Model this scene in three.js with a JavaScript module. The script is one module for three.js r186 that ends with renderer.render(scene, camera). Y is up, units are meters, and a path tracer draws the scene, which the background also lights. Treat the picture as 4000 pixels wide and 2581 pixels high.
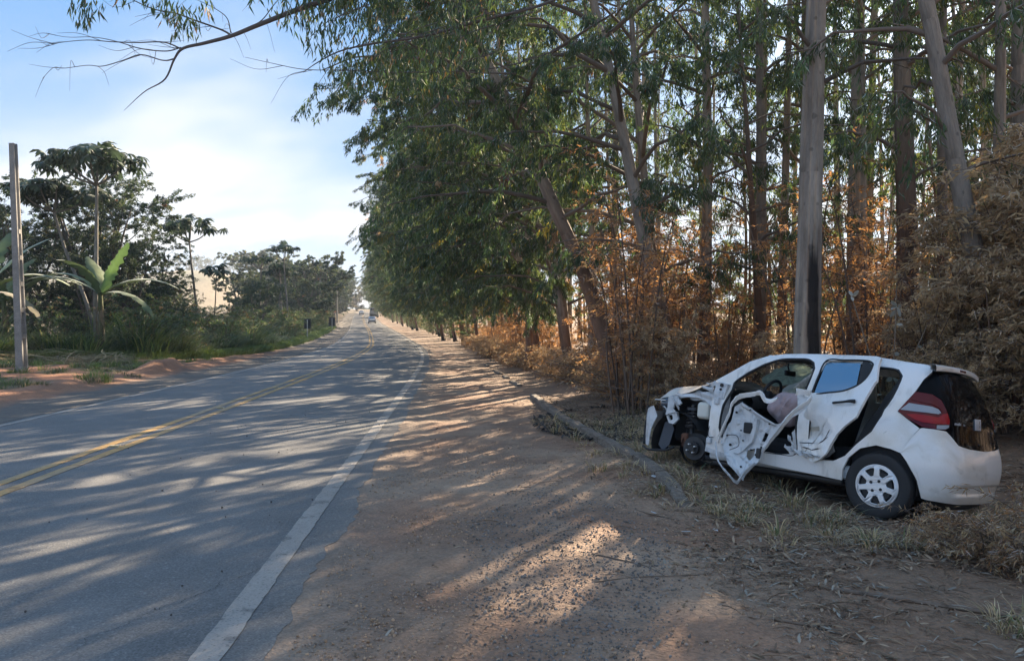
import * as THREE from 'three';
import { mergeGeometries } from 'three/addons/utils/BufferGeometryUtils.js';
import { TessellateModifier } from 'three/addons/modifiers/TessellateModifier.js';
import { RoundedBoxGeometry } from 'three/addons/geometries/RoundedBoxGeometry.js';

// ---------------------------------------------------------------- camera, sky, sun, exposure
const scene = new THREE.Scene();
const camera = new THREE.PerspectiveCamera(45.86, 1024 / 660, 0.1, 3000);
const CAM_H = 1.75;
camera.position.set(0, CAM_H, 0);
camera.rotation.set(-0.01026, 0, 0);
const renderer = new THREE.WebGLRenderer({ antialias: true });
renderer.toneMapping = THREE.LinearToneMapping;
renderer.toneMappingExposure = 4.9;
renderer.shadowMap.enabled = true;

const SUN_AZ = 29 * Math.PI / 180, SUN_EL = 23 * Math.PI / 180;       // azimuth to the right of the viewing direction
const sunDir = new THREE.Vector3(Math.sin(SUN_AZ) * Math.cos(SUN_EL), Math.sin(SUN_EL), -Math.cos(SUN_AZ) * Math.cos(SUN_EL));
const sun = new THREE.DirectionalLight(new THREE.Color(1.0, 0.82, 0.60), 5);
sun.position.copy(sunDir).multiplyScalar(150);
sun.castShadow = true;
sun.shadow.mapSize.set(4096, 4096);
Object.assign(sun.shadow.camera, { left: -90, right: 90, top: 90, bottom: -90, near: 1, far: 500 });
scene.add(sun); scene.add(sun.target);

// ---------------------------------------------------------------- random numbers and noise
function rng(seed) { let a = seed >>> 0; return () => { a = (a + 0x6d2b79f5) | 0; let t = Math.imul(a ^ (a >>> 15), 1 | a); t = (t + Math.imul(t ^ (t >>> 7), 61 | t)) ^ t; return ((t ^ (t >>> 14)) >>> 0) / 4294967296; }; }
const hash2 = (x, y, s = 0) => { let h = Math.imul(x | 0, 374761393) ^ Math.imul(y | 0, 668265263) ^ Math.imul(s | 0, 2147483647 ^ 0x5bd1e995); h = Math.imul(h ^ (h >>> 13), 1274126177); h ^= h >>> 16; return (h >>> 0) / 4294967296; };
function vnoise(x, y, s = 0, per = 0) {
  let xi = Math.floor(x), yi = Math.floor(y); const fx = x - xi, fy = y - yi, u = fx * fx * (3 - 2 * fx), v = fy * fy * (3 - 2 * fy);
  let x1 = xi + 1, y1 = yi + 1;
  if (per) { xi = ((xi % per) + per) % per; yi = ((yi % per) + per) % per; x1 = ((x1 % per) + per) % per; y1 = ((y1 % per) + per) % per; }
  const a = hash2(xi, yi, s), b = hash2(x1, yi, s), c = hash2(xi, y1, s), d = hash2(x1, y1, s);
  return a + (b - a) * u + (c - a) * v + (a - b - c + d) * u * v;
}
function fbm(x, y, o = 4, s = 0, per = 0) { let r = 0, a = 0.5, t = 0; for (let i = 0; i < o; i++) { r += a * vnoise(x, y, s + i, per); t += a; x *= 2; y *= 2; per *= 2; a *= 0.5; } return r / t; }
const clamp = (x, a = 0, b = 1) => Math.min(b, Math.max(a, x)), sst = (a, b, x) => { const t = clamp((x - a) / (b - a)); return t * t * (3 - 2 * t); }, lerp = (a, b, t) => a + (b - a) * t;
const mix3 = (a, b, t) => [lerp(a[0], b[0], t), lerp(a[1], b[1], t), lerp(a[2], b[2], t)];
const V = (x, y, z) => new THREE.Vector3(x, y, z);
function poly(xs, ys) { return (x) => { if (x <= xs[0]) return ys[0] + (ys[1] - ys[0]) / (xs[1] - xs[0]) * (x - xs[0]); const n = xs.length; for (let i = 1; i < n; i++) if (x <= xs[i] || i === n - 1) { const t = (x - xs[i - 1]) / (xs[i] - xs[i - 1]); const sl = (k) => k <= 0 ? (ys[1] - ys[0]) / (xs[1] - xs[0]) : k >= n - 1 ? (ys[n - 1] - ys[n - 2]) / (xs[n - 1] - xs[n - 2]) : (ys[k + 1] - ys[k - 1]) / (xs[k + 1] - xs[k - 1]); const h = xs[i] - xs[i - 1], m0 = sl(i - 1) * h, m1 = sl(i) * h; if (t > 1) return ys[i] + sl(i) * (x - xs[i]); const t2 = t * t, t3 = t2 * t; return (2 * t3 - 3 * t2 + 1) * ys[i - 1] + (t3 - 2 * t2 + t) * m0 + (-2 * t3 + 3 * t2) * ys[i] + (t3 - t2) * m1; } }; }

const CLOUD_OFF = 4.6;
// ---------------------------------------------------------------- the sky (air and thin cirrus)
{
  const W = 2048, H = 1024, data = new Float32Array(W * H * 4);
  for (let j = 0; j < H; j++) {
    const el = ((j + 0.5) / H - 0.5) * Math.PI, sy = Math.sin(el), cy = Math.cos(el);
    for (let i = 0; i < W; i++) {
      const az = ((i + 0.5) / W - 0.5) * 2 * Math.PI, dx = Math.cos(az) * cy, dz = Math.sin(az) * cy;
      const up = Math.max(0, sy), k = Math.pow(up, 0.75);
      let c = mix3([0.74, 0.87, 1.0], [0.10, 0.36, 0.80], clamp(k * 2.0));
      // cirrus: streaks on a high layer
      const px = dx / (up + 0.12), pz = dz / (up + 0.12);
      const wx = px + 0.5 * fbm(px * 0.9 + 5, pz * 0.9, 3, 40), wz = pz + 0.5 * fbm(px * 0.9, pz * 0.9 + 9, 3, 50);
      const q1 = wx * 0.72 + wz * 0.5, q2 = wz * 0.72 - wx * 0.5;
      let n = fbm(q1 * 0.7 + CLOUD_OFF, q2 * 1.5, 5, 60);
      n = sst(0.43, 0.78, n) * 0.9;
      c = mix3(c, [0.97, 0.97, 0.98], n * (0.65 + 0.35 * (1 - up)));
      const ang = Math.acos(clamp(dx * sunDir.x + sy * sunDir.y + dz * sunDir.z, -1, 1)) * 180 / Math.PI;
      const g = 2.2 * Math.exp(-ang / 7) + 0.24 * Math.exp(-ang / 26);
      c = [c[0] + g, c[1] + g * 0.97, c[2] + g * 0.9];
      if (sy < 0) { const t = clamp(-sy * 6); c = mix3(c, [0.16, 0.14, 0.11], t); }
      const o = (j * W + i) * 4; data[o] = c[0] * SKY_K(); data[o + 1] = c[1] * SKY_K(); data[o + 2] = c[2] * SKY_K(); data[o + 3] = 1;
    }
  }
  function SKY_K() { return 0.235; }
  const t = new THREE.DataTexture(data, W, H, THREE.RGBAFormat, THREE.FloatType);
  t.mapping = THREE.EquirectangularReflectionMapping; t.magFilter = THREE.LinearFilter; t.minFilter = THREE.LinearFilter; t.wrapS = THREE.RepeatWrapping; t.needsUpdate = true;
  scene.background = t; scene.environment = t;
}

// ---------------------------------------------------------------- helpers
const taken = {};
function numbered(name) { const n = taken[name] = (taken[name] ?? -1) + 1; return n ? `${name}_${String(n).padStart(3, '0')}` : name; }
function tag(o, label, category, group, kind) { o.userData = {}; if (label) o.userData.label = label; if (category) o.userData.category = category; if (group) o.userData.group = group; if (kind) o.userData.kind = kind; return o; }
function thing(name, label, category, pos = [0, 0, 0], group) { const o = new THREE.Group(); o.name = numbered(name); o.position.set(...pos); tag(o, label, category, group); scene.add(o); return o; }
function mesh(name, geo, mat, parent) { const m = new THREE.Mesh(geo, mat); m.name = parent ? name : numbered(name); m.castShadow = m.receiveShadow = true; (parent || scene).add(m); return m; }
function copyOf(o, label, group) { const c = o.clone(); c.name = numbered(o.name.replace(/_\d{3}$/, '')); c.userData = { ...o.userData }; if (label) c.userData.label = label; if (group) c.userData.group = group; scene.add(c); return c; }

class MB {                                                     // collects triangles with colour and uv
  constructor() { this.p = []; this.c = []; this.u = []; this.i = []; this.n = 0; }
  v(x, y, z, c, u = 0, w = 0) { this.p.push(x, y, z); this.c.push(c[0], c[1], c[2]); this.u.push(u, w); return this.n++; }
  t(a, b, c) { this.i.push(a, b, c); }
  tube(pts, rad, seg, col, { cap = true, vs = 1, wob = 0, seed = 1 } = {}) {           // col: colour or (t, angle, point) => colour
    const n = pts.length, T = new THREE.Vector3(), N = new THREE.Vector3(), B = new THREE.Vector3(); let len = 0, prev = null, ref = null;
    const cf = typeof col === 'function' ? col : () => col, rf = typeof rad === 'function' ? rad : null; let first = this.n;
    for (let k = 0; k < n; k++) {
      T.subVectors(pts[Math.min(n - 1, k + 1)], pts[Math.max(0, k - 1)]).normalize();
      if (!ref) { ref = Math.abs(T.y) > 0.9 ? V(1, 0, 0) : V(0, 1, 0); N.crossVectors(T, ref).normalize(); } else { N.addScaledVector(T, -N.dot(T)).normalize(); }
      B.crossVectors(T, N);
      if (k) len += pts[k].distanceTo(pts[k - 1]);
      const t = k / (n - 1), r0 = rf ? rf(t) : rad[k];
      for (let s = 0; s <= seg; s++) {
        const a = s / seg * Math.PI * 2, aa = s === seg ? 0 : a; let r = r0;
        if (wob) r *= 1 + wob * (fbm(Math.cos(aa) * 1.3 + 7 + seed, len * 0.8 + Math.sin(aa) * 1.3, 3, seed) - 0.5) * 2;
        const x = pts[k].x + (N.x * Math.cos(a) + B.x * Math.sin(a)) * r, y = pts[k].y + (N.y * Math.cos(a) + B.y * Math.sin(a)) * r, z = pts[k].z + (N.z * Math.cos(a) + B.z * Math.sin(a)) * r;
        this.v(x, y, z, cf(t, aa, pts[k], len), s / seg * Math.max(0.1, Math.round(6.283 * (rf ? rf(0.2) : rad[0]) * 4) / 4), len * vs);
      }
    }
    for (let k = 0; k < n - 1; k++) for (let s = 0; s < seg; s++) { const a = first + k * (seg + 1) + s, b = a + seg + 1; this.t(a, b, a + 1); this.t(b, b + 1, a + 1); }
    if (cap) for (const k of [0, n - 1]) { const c = this.v(pts[k].x, pts[k].y, pts[k].z, cf(k ? 1 : 0, 0, pts[k], k ? len : 0), 0, 0); for (let s = 0; s < seg; s++) { const a = first + k * (seg + 1) + s; k ? this.t(a, c, a + 1) : this.t(a, a + 1, c); } }
  }
  leaf(p, dir, side, len, wid, col, droop = 0.15, fold = 0.12) {     // a lanceolate leaf of four faces
    const d = dir, s = side, nx = d.y * s.z - d.z * s.y, ny = d.z * s.x - d.x * s.z, nz = d.x * s.y - d.y * s.x, k = len * 0.42, q = len * droop, f = wid * fold;
    const a = this.v(p.x, p.y, p.z, col, 0.5, 0), l = this.v(p.x + d.x * k - s.x * wid * .5 + nx * f, p.y + d.y * k - s.y * wid * .5 + ny * f, p.z + d.z * k - s.z * wid * .5 + nz * f, col, 0, .45), r = this.v(p.x + d.x * k + s.x * wid * .5 + nx * f, p.y + d.y * k + s.y * wid * .5 + ny * f, p.z + d.z * k + s.z * wid * .5 + nz * f, col, 1, .45), e = this.v(p.x + d.x * len - nx * q, p.y + d.y * len - ny * q, p.z + d.z * len - nz * q, col, .5, 1);
    this.t(a, l, e); this.t(a, e, r);
  }
  box(cx, cy, cz, sx, sy, sz, col) { const g = new THREE.BoxGeometry(sx, sy, sz); g.translate(cx, cy, cz); this.add(g, col); }
  add(g, col = [1, 1, 1]) { const p = g.attributes.position, u = g.attributes.uv, b = this.n; for (let i = 0; i < p.count; i++) this.v(p.getX(i), p.getY(i), p.getZ(i), col, u ? u.getX(i) : 0, u ? u.getY(i) : 0); const ix = g.index; if (ix) for (let i = 0; i < ix.count; i++) this.i.push(b + ix.getX(i)); else for (let i = 0; i < p.count; i++) this.i.push(b + i); return this; }
  geo(normals = true) { const g = new THREE.BufferGeometry(); g.setAttribute('position', new THREE.Float32BufferAttribute(this.p, 3)); g.setAttribute('color', new THREE.Float32BufferAttribute(this.c, 3)); g.setAttribute('uv', new THREE.Float32BufferAttribute(this.u, 2)); g.setIndex(this.i); if (normals) g.computeVertexNormals(); return g; }
}
const curve = (pts, n) => new THREE.CatmullRomCurve3(pts, false, 'centripetal').getPoints(n);
function dataTex(size, fn, { srgb = false, repeat = 1, h = size } = {}) {       // fn(u, v, i, j) -> [r, g, b] 0..1
  const d = new Uint8Array(size * h * 4);
  for (let j = 0; j < h; j++) for (let i = 0; i < size; i++) { const c = fn(i / size, j / h, i, j), o = (j * size + i) * 4; d[o] = clamp(c[0]) * 255; d[o + 1] = clamp(c[1]) * 255; d[o + 2] = clamp(c[2]) * 255; d[o + 3] = 255; }
  const t = new THREE.DataTexture(d, size, h); t.wrapS = t.wrapT = THREE.RepeatWrapping; t.magFilter = THREE.LinearFilter; t.minFilter = THREE.LinearMipmapLinearFilter; t.generateMipmaps = true; t.repeat.set(repeat, repeat); if (srgb) t.colorSpace = THREE.SRGBColorSpace; t.needsUpdate = true; return t;
}
// ---------------------------------------------------------------- the lie of the land: d is metres ahead, t metres right of the centre line
const roadC = poly([-40, 0, 30, 45, 62, 113, 185, 285, 330, 380, 460], [-1.7, -4.8, -7.1, -8.7, -11.2, -20.7, -35, -54, -58, -54, -30]);
const roadH = poly([-40, 0, 65, 113, 185, 285, 340, 420, 600], [0, 0, 0.02, 0.5, 1.75, 4.6, 6.2, 7.5, 8]);
const R_LINE = 3.5, L_LINE = -2.95, R_EDGE = 3.86, L_EDGE = -3.12;
const edgeR = (d) => R_EDGE + 0.13 * (fbm(d * 1.1, 3.3, 4, 5) - 0.5) * 2 + 0.06 * (vnoise(d * 7, 1, 6) - 0.5) + 0.03 * (vnoise(d * 19, 1, 8) - 0.5);
const edgeL = (d) => L_EDGE - 0.12 * (fbm(d * 0.9, 8.3, 3, 7) - 0.5) * 2;
const kerbT = poly([6, 7.7, 10.7, 13.9, 22, 29, 36], [7.0, 7.02, 7.02, 6.78, 6.62, 6.36, 6.2]);      // where the kerb runs
const vegL = poly([-40, 12, 20, 26, 30, 33, 38, 65, 120, 200, 400], [-10, -10, -11.5, -12.6, -12.0, -10.0, -7.6, -6.8, -6.2, -6.0, -6.0]);  // where growth begins on the left
function ground(d, t, fine = true) {
  let h = roadH(d);
  const x = roadC(d) + t, far = sst(60, 140, d);
  if (t > R_EDGE) {
    const o = t - R_EDGE;
    h -= 0.018 + 0.02 * sst(0, 0.3, o);
    h += 0.02 * sst(0.3, 3, o) + 0.055 * Math.max(0, o - 3.2) * sst(5, 12, d) * (o < 30 ? 1 : 30 / o) * (1 - far);
    h += far * 0.04 * Math.max(0, o - 6) * (o < 40 ? 1 : 40 / o);
    if (fine) { h += 0.030 * (fbm(x * 1.3, d * 1.3, 4, 11) - 0.5) * sst(0, 0.6, o) * 2; h += 0.014 * (fbm(x * 7, d * 7, 3, 12) - 0.5) * sst(0, 0.2, o) * 2; }
    h += 0.17 * Math.exp(-((x - 2.0) ** 2) / 0.7 - ((d - 9.0) ** 2) / 1.6) - 0.30 * Math.exp(-((x - 5.0) ** 2) / 1.5 - ((d - 8.8) ** 2) / 5);
    if (o > 3) h += 0.25 * (fbm(x * 0.25, d * 0.25, 3, 13) - 0.5) * sst(3, 8, o) * sst(8, 14, d);
  } else if (t < L_EDGE) {
    const o = L_EDGE - t, v = L_EDGE - vegL(d);
    h -= 0.04 * sst(0, 0.3, o);
    const berm = Math.exp(-(((o - 2.7) / 0.55) ** 2)) * (0.16 + 0.32 * sst(0.45, 0.75, vnoise(d * 0.35, 4, 22))) * sst(10, 17, d) * (1 - sst(34, 44, d));
    h += berm + 0.25 * sst(2.2, 6, o) * (1 - far) + 0.03 * Math.max(0, o - 6) * (o < 50 ? 1 : 50 / o);
    h += far * 0.35 * sst(1.2, 2.5, o);
    if (fine) h += 0.10 * (fbm(x * 1.4, d * 1.4, 4, 23) - 0.5) * 2 * sst(1.6, 2.6, o) + 0.012 * (fbm(x * 6, d * 6, 3, 24) - 0.5) * 2 * sst(0, 0.3, o);
  } else h -= t > R_EDGE - 0.3 ? 0.022 : 0.06;
  return h;
}
const heightAt = (x, z) => ground(-z, x - roadC(-z));
function spot(x, d, sink = 0) { return [x, ground(d, x - roadC(d)) - sink, -d]; }

// surface textures: grain only
const grainTex = dataTex(1024, (u, v, i, j) => { const a = fbm(u * 16, v * 16, 5, 70, 16), b = hash2(i, j, 71), c = fbm(u * 128, v * 128, 2, 72, 128), k = 0.42 + 0.34 * a + 0.16 * b + 0.36 * (c - 0.3); return [k, k * 0.985, k * 0.965]; });
const grainBump = dataTex(1024, (u, v, i, j) => { const k = 0.5 * fbm(u * 32, v * 32, 4, 73, 32) + 0.5 * Math.pow(fbm(u * 110, v * 110, 2, 74, 110), 1.5); return [k, k, k]; });
const asphaltTex = dataTex(1024, (u, v, i, j) => {
  const st = vnoise(u * 256, v * 256, 80, 256), st2 = vnoise(u * 420, v * 420, 81, 420), l = fbm(u * 6, v * 6, 4, 82, 6);
  let k = 0.58 + 0.26 * (l - 0.5) + 0.28 * (st - 0.5) + 0.2 * (st2 - 0.5); if (st > 0.86) k += 0.2; if (st2 < 0.1) k -= 0.16;
  return [k, k * 1.0, k * 0.995]; });
const asphaltBump = dataTex(1024, (u, v) => { const k = 0.55 * vnoise(u * 256, v * 256, 80, 256) + 0.45 * vnoise(u * 420, v * 420, 81, 420); return [k, k, k]; });
for (const t of [grainTex, grainBump]) t.repeat.set(1 / 2.1, 1 / 2.1);
for (const t of [asphaltTex, asphaltBump]) t.repeat.set(1 / 2.6, 1 / 2.6);
const groundMat = new THREE.MeshStandardMaterial({ vertexColors: true, map: grainTex, bumpMap: grainBump, bumpScale: 0.02, roughness: 0.96 });
const roadMat = new THREE.MeshStandardMaterial({ vertexColors: true, map: asphaltTex, bumpMap: asphaltBump, bumpScale: 0.004, roughness: 0.72 });

const litterAt = (x, d, t) => sst(kerbT(Math.min(d, 60)) - 0.9, kerbT(Math.min(d, 60)) + 0.5, t + 0.8 * (fbm(x * 1.1, d * 1.1, 3, 33) - 0.5)) ;
function crumbsAt(x, d) {                                        // where crumbled asphalt lies on the verge
  const n2 = fbm(x * 2.2, d * 2.2, 4, 31), pt = ((x - 0.45 + (d - 6) * 0.05) / 0.85) ** 2 + ((d - 6.2) / 2.1) ** 2, pt2 = ((x - 0.3) / 0.5) ** 2 + ((d - 4.2) / 0.5) ** 2;
  return Math.max(1 - sst(0.55, 1.25, pt + 0.9 * (n2 - 0.5) + 0.5 * (fbm(x * 5, d * 5, 3, 35) - 0.5)), 0.8 * (1 - sst(0.4, 1.1, pt2 + 1.2 * (n2 - 0.5))));
}
function groundColor(d, t) {
  const x = roadC(d) + t;
  if (t > 0) {
    const o = t - R_EDGE, n1 = fbm(x * 0.7, d * 0.7, 4, 30), n2 = fbm(x * 2.2, d * 2.2, 4, 31);
    let c = mix3([0.30, 0.19, 0.125], [0.45, 0.315, 0.215], sst(0.35, 0.68, n1 * 0.6 + n2 * 0.4));
    c = mix3(c, [0.34, 0.175, 0.10], sst(0.5, 0.75, fbm(x * 0.9 + 20, d * 0.9, 3, 32)) * 0.7);
    c = mix3(c, [0.30, 0.25, 0.20], (1 - sst(0.0, 0.7, o + 0.5 * (n2 - 0.5))) * 0.5);
    const li = litterAt(x, d, t);
    c = mix3(c, mix3([0.31, 0.20, 0.125], [0.25, 0.165, 0.105], n2), li * 0.7);
    return c;
  }
  const o = L_EDGE - t, n1 = fbm(x * 0.5, d * 0.5, 4, 40), n2 = fbm(x * 1.9, d * 1.9, 4, 41);
  let c = mix3([0.13, 0.12, 0.108], [0.21, 0.18, 0.15], n2);                                   // gravel shoulder
  const earth = sst(1.5, 2.1, o + 0.8 * (n2 - 0.5));
  c = mix3(c, mix3([0.45, 0.195, 0.10], [0.38, 0.22, 0.13], n1), earth * (1 - sst(40, 60, d)));
  c = mix3(c, mix3([0.075, 0.095, 0.03], [0.19, 0.155, 0.075], n2), sst(0.50, 0.60, n1 * 0.45 + n2 * 0.55 + 0.05) * sst(2.6, 3.8, o));
  c = mix3(c, mix3([0.30, 0.20, 0.12], [0.24, 0.185, 0.10], n2), sst(0, 2, vegL(d) - t + 1.2) * 0.7);
  return c;
}
// ground: one sheet from behind the camera to the horizon
function steps(list) { const out = []; for (const [a, b, s] of list) for (let v = a; v < b - 1e-6; v += s) out.push(v); return out; }
{
  const ds = [...steps([[-60, -4, 6], [-4, 2, 1], [2, 15, 0.12], [15, 40, 0.4], [40, 130, 2], [130, 400, 9], [400, 900, 50]]), 900];
  const grow = (a, s, lim) => { const o = []; let v = a, k = s; while (v < lim) { o.push(v); k *= 1.22; v += k; } o.push(lim); return o; };
  const ts = [...grow(14.1, 0.3, 600).map((v) => -v).reverse(), ...steps([[-14, -6, 0.2], [-6, -2.9, 0.14], [-2.9, 3.5, 0.8], [3.5, 10.5, 0.11]]), ...grow(10.5, 0.2, 600)];
  const b = new MB();
  for (const d of ds) for (const t of ts) { const x = roadC(d) + t; b.v(x, ground(d, t), -d, groundColor(d, t), x, -d); }
  const n = ts.length;
  for (let i = 0; i < ds.length - 1; i++) for (let j = 0; j < n - 1; j++) { const a = i * n + j; b.t(a, a + 1, a + n); b.t(a + 1, a + n + 1, a + n); }
  tag(mesh('ground', b.geo(), groundMat), 'brown dirt and litter ground beside the road', 'ground', null, 'structure');
}
// ribbon between two offsets that follow the road
const roadDs = [...steps([[-60, -4, 4], [-4, 2, 1], [2, 16, 0.06], [16, 60, 0.6], [60, 460, 3]]), 460];
function ribbon(name, f0, f1, lift, cf, mat, cols = 1, d0 = -60, d1 = 460, label, extraDs) {
  const b = new MB(), ds = (extraDs || roadDs).filter((d) => d >= d0 && d <= d1);
  for (const d of ds) for (let k = 0; k <= cols; k++) { const t = lerp(f0(d), f1(d), k / cols), x = roadC(d) + t; b.v(x, roadH(d) + lift - 0.012 * (Math.abs(t) / 3) ** 2, -d, cf(d, t), x, -d); }
  for (let i = 0; i < ds.length - 1; i++) for (let k = 0; k < cols; k++) { const a = i * (cols + 1) + k, n = cols + 1; b.t(a, a + 1, a + n); b.t(a + 1, a + n + 1, a + n); }
  // an edge that hangs down to the ground
  for (const k of [0, cols]) { let p = -1; ds.forEach((d, i) => { const a = i * (cols + 1) + k, q = b.v(b.p[a * 3], b.p[a * 3 + 1] - (lift > 0.003 ? 0.003 : 0.10), b.p[a * 3 + 2], cf(d, 0), b.u[a * 2], b.u[a * 2 + 1] + 0.05); if (p >= 0) { const e = a - cols - 1; b.t(e, a, p); b.t(a, q, p); } p = q; }); }
  return tag(mesh(name, b.geo(), mat), label, name.replace('_', ' '), null, 'structure');
}
function asphaltColor(d, t) {
  const x = roadC(d) + t, n = fbm(x * 0.35, d * 0.12, 4, 50), m = fbm(x * 1.5, d * 0.5, 3, 51);
  let c = mix3([0.195, 0.19, 0.18], [0.26, 0.25, 0.235], n * 0.6 + m * 0.4);
  const track = Math.max(...[-2.1, -0.7, 1.0, 2.5].map((w) => Math.exp(-(((t - w) / 0.32) ** 2))));
  c = mix3(c, [0.27, 0.26, 0.245], track * 0.35 * (0.5 + m));
  c = mix3(c, [0.30, 0.25, 0.20], sst(3.45, 3.95, t + 0.5 * (m - 0.5)) * 0.55);          // dust carried off the verge
  c = mix3(c, [0.20, 0.18, 0.16], sst(-2.95, -3.2, t) * 0.5);
  return c;
}
ribbon('road', edgeL, edgeR, 0, asphaltColor, roadMat, 22, -60, 460, 'grey asphalt two lane road bending to the left');
// painted lines
const paintTex = dataTex(512, (u, v, i, j) => { const w = fbm(u * 9, v * 9, 5, 90, 9), s = vnoise(u * 120, v * 120, 91, 120); let k = 0.86 + 0.25 * (w - 0.5) + 0.18 * (s - 0.5); if (w < 0.36) k -= 0.22; if (s < 0.14) k -= 0.25; return [k, k, k]; });
paintTex.repeat.set(1 / 1.3, 1 / 1.3);
const paintMat = new THREE.MeshStandardMaterial({ vertexColors: true, map: paintTex, bumpMap: asphaltBump, bumpScale: 0.003, roughness: 0.75 });
const fineDs = [...steps([[-10, 2, 1], [2, 20, 0.07], [20, 60, 0.3], [60, 460, 3]]), 460];
const rag = (d, s) => 0.012 * (vnoise(d * 8, s, 95 + s) - 0.5) + 0.008 * (vnoise(d * 27, s, 97) - 0.5);
const whiteC = (d, t) => mix3([0.40, 0.365, 0.32], [0.30, 0.26, 0.22], fbm(d * 0.7, t * 3, 4, 98)), yellowC = (d, t) => mix3([0.50, 0.30, 0.10], [0.40, 0.29, 0.17], sst(0.35, 0.65, fbm(d * 0.45, t * 4, 4, 99)));
const line = (name, c, w, cf, d0, d1, label) => ribbon(name, (d) => c - w / 2 + rag(d, 1), (d) => c + w / 2 + rag(d, 2), 0.005, cf, paintMat, 1, d0, d1, label, fineDs);
line('edge_line', R_LINE, 0.17, whiteC, -10, 460, 'dusty white edge line beside the dirt verge');
line('edge_line', L_LINE, 0.13, whiteC, -10, 460, 'white edge line on the side of the grassy bank');
line('centre_line', -0.14, 0.145, yellowC, -10, 460, 'faded yellow centre line nearer the grassy bank');
line('centre_line', 0.16, 0.145, yellowC, -10, 460, 'faded yellow centre line nearer the dirt verge');
// cracks in the asphalt: open grooves seen as thin dark gaps
{
  const crackMat = new THREE.MeshStandardMaterial({ color: new THREE.Color(0.035, 0.035, 0.036), roughness: 1 }), R = rng(77);
  for (const pts of [[[-2.35, 4.2], [-2.2, 4.7], [-1.95, 5.3], [-1.7, 5.9], [-1.55, 6.3]], [[-3.6, 9.5], [-3.1, 10.4], [-2.9, 11.6]], [[-6.2, 15], [-5.6, 16.4], [-5.9, 17.6]]]) {
    const b = new MB(), q = curve(pts.map(([x, d]) => V(x, 0, -d)), 140); let o = 0;
    q.forEach((p, i) => { o += (R() - 0.5) * 0.05; o *= 0.9; const w = 0.0012 + 0.0036 * R() * R() * Math.sin(Math.PI * i / 140), y = roadH(-p.z) + 0.0035 - 0.012 * ((p.x - roadC(-p.z)) / 3) ** 2; b.v(p.x + o - w, y, p.z, [1, 1, 1]); b.v(p.x + o + w, y, p.z, [1, 1, 1]); if (i) { const a = b.n - 4; b.t(a, a + 1, a + 2); b.t(a + 1, a + 3, a + 2); } });
    tag(mesh('road_crack', b.geo(), crackMat), 'thin dark crack running along the asphalt', 'crack', 'cracks in the asphalt', 'structure');
  }
}
// ---------------------------------------------------------------- trees
const barkTex = dataTex(512, (u, v, i, j) => { const s = fbm(u * 24, v * 9, 4, 100, 0), f = fbm(u * 70, v * 24, 3, 101), p = fbm(u * 6, v * 4, 4, 102), kn = vnoise(u * 9, v * 12, 103); let k = 0.64 + 0.25 * (s - 0.5) + 0.25 * (f - 0.5) + 0.5 * (p - 0.5); if (kn > .88) k -= .25 * sst(.88, .95, kn); return [k * 1.02, k, k * 0.97]; });
const barkBump = dataTex(512, (u, v) => { const k = 0.5 * fbm(u * 26, v * 5, 4, 100) + 0.5 * fbm(u * 70, v * 9, 3, 101); return [k, k, k]; });
for (const t of [barkTex, barkBump]) t.repeat.set(1, 0.5);
const barkMat = new THREE.MeshStandardMaterial({ vertexColors: true, map: barkTex, bumpMap: barkBump, bumpScale: 0.02, roughness: 0.9 });
const twigMat = new THREE.MeshStandardMaterial({ vertexColors: true, roughness: 0.9 });
const leafMat = new THREE.MeshPhysicalMaterial({ vertexColors: true, roughness: 0.93, transmission: 0.45, thickness: 0, side: THREE.DoubleSide });
const dryMat = new THREE.MeshPhysicalMaterial({ vertexColors: true, roughness: 0.96, transmission: 0.5, thickness: 0, side: THREE.DoubleSide });
const GREENS = [[0.076, 0.132, 0.048], [0.098, 0.150, 0.042], [0.062, 0.115, 0.058], [0.130, 0.165, 0.040], [0.085, 0.110, 0.040]], YELLOW = [0.30, 0.24, 0.035], RUST = [0.26, 0.10, 0.035];
const DRY = [[0.42, 0.26, 0.13], [0.34, 0.19, 0.085], [0.46, 0.31, 0.17], [0.28, 0.165, 0.09], [0.50, 0.25, 0.085]];
const tint = (c, k) => [c[0] * k, c[1] * k, c[2] * k];
function leafColor(R, dry) { if (dry > R()) return tint(DRY[Math.floor(R() * DRY.length)], 0.75 + 0.5 * R()); const q = R(); return tint(q < 0.02 ? YELLOW : q < 0.023 ? RUST : GREENS[Math.floor(R() * GREENS.length)], 0.75 + 0.5 * R()); }
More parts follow.
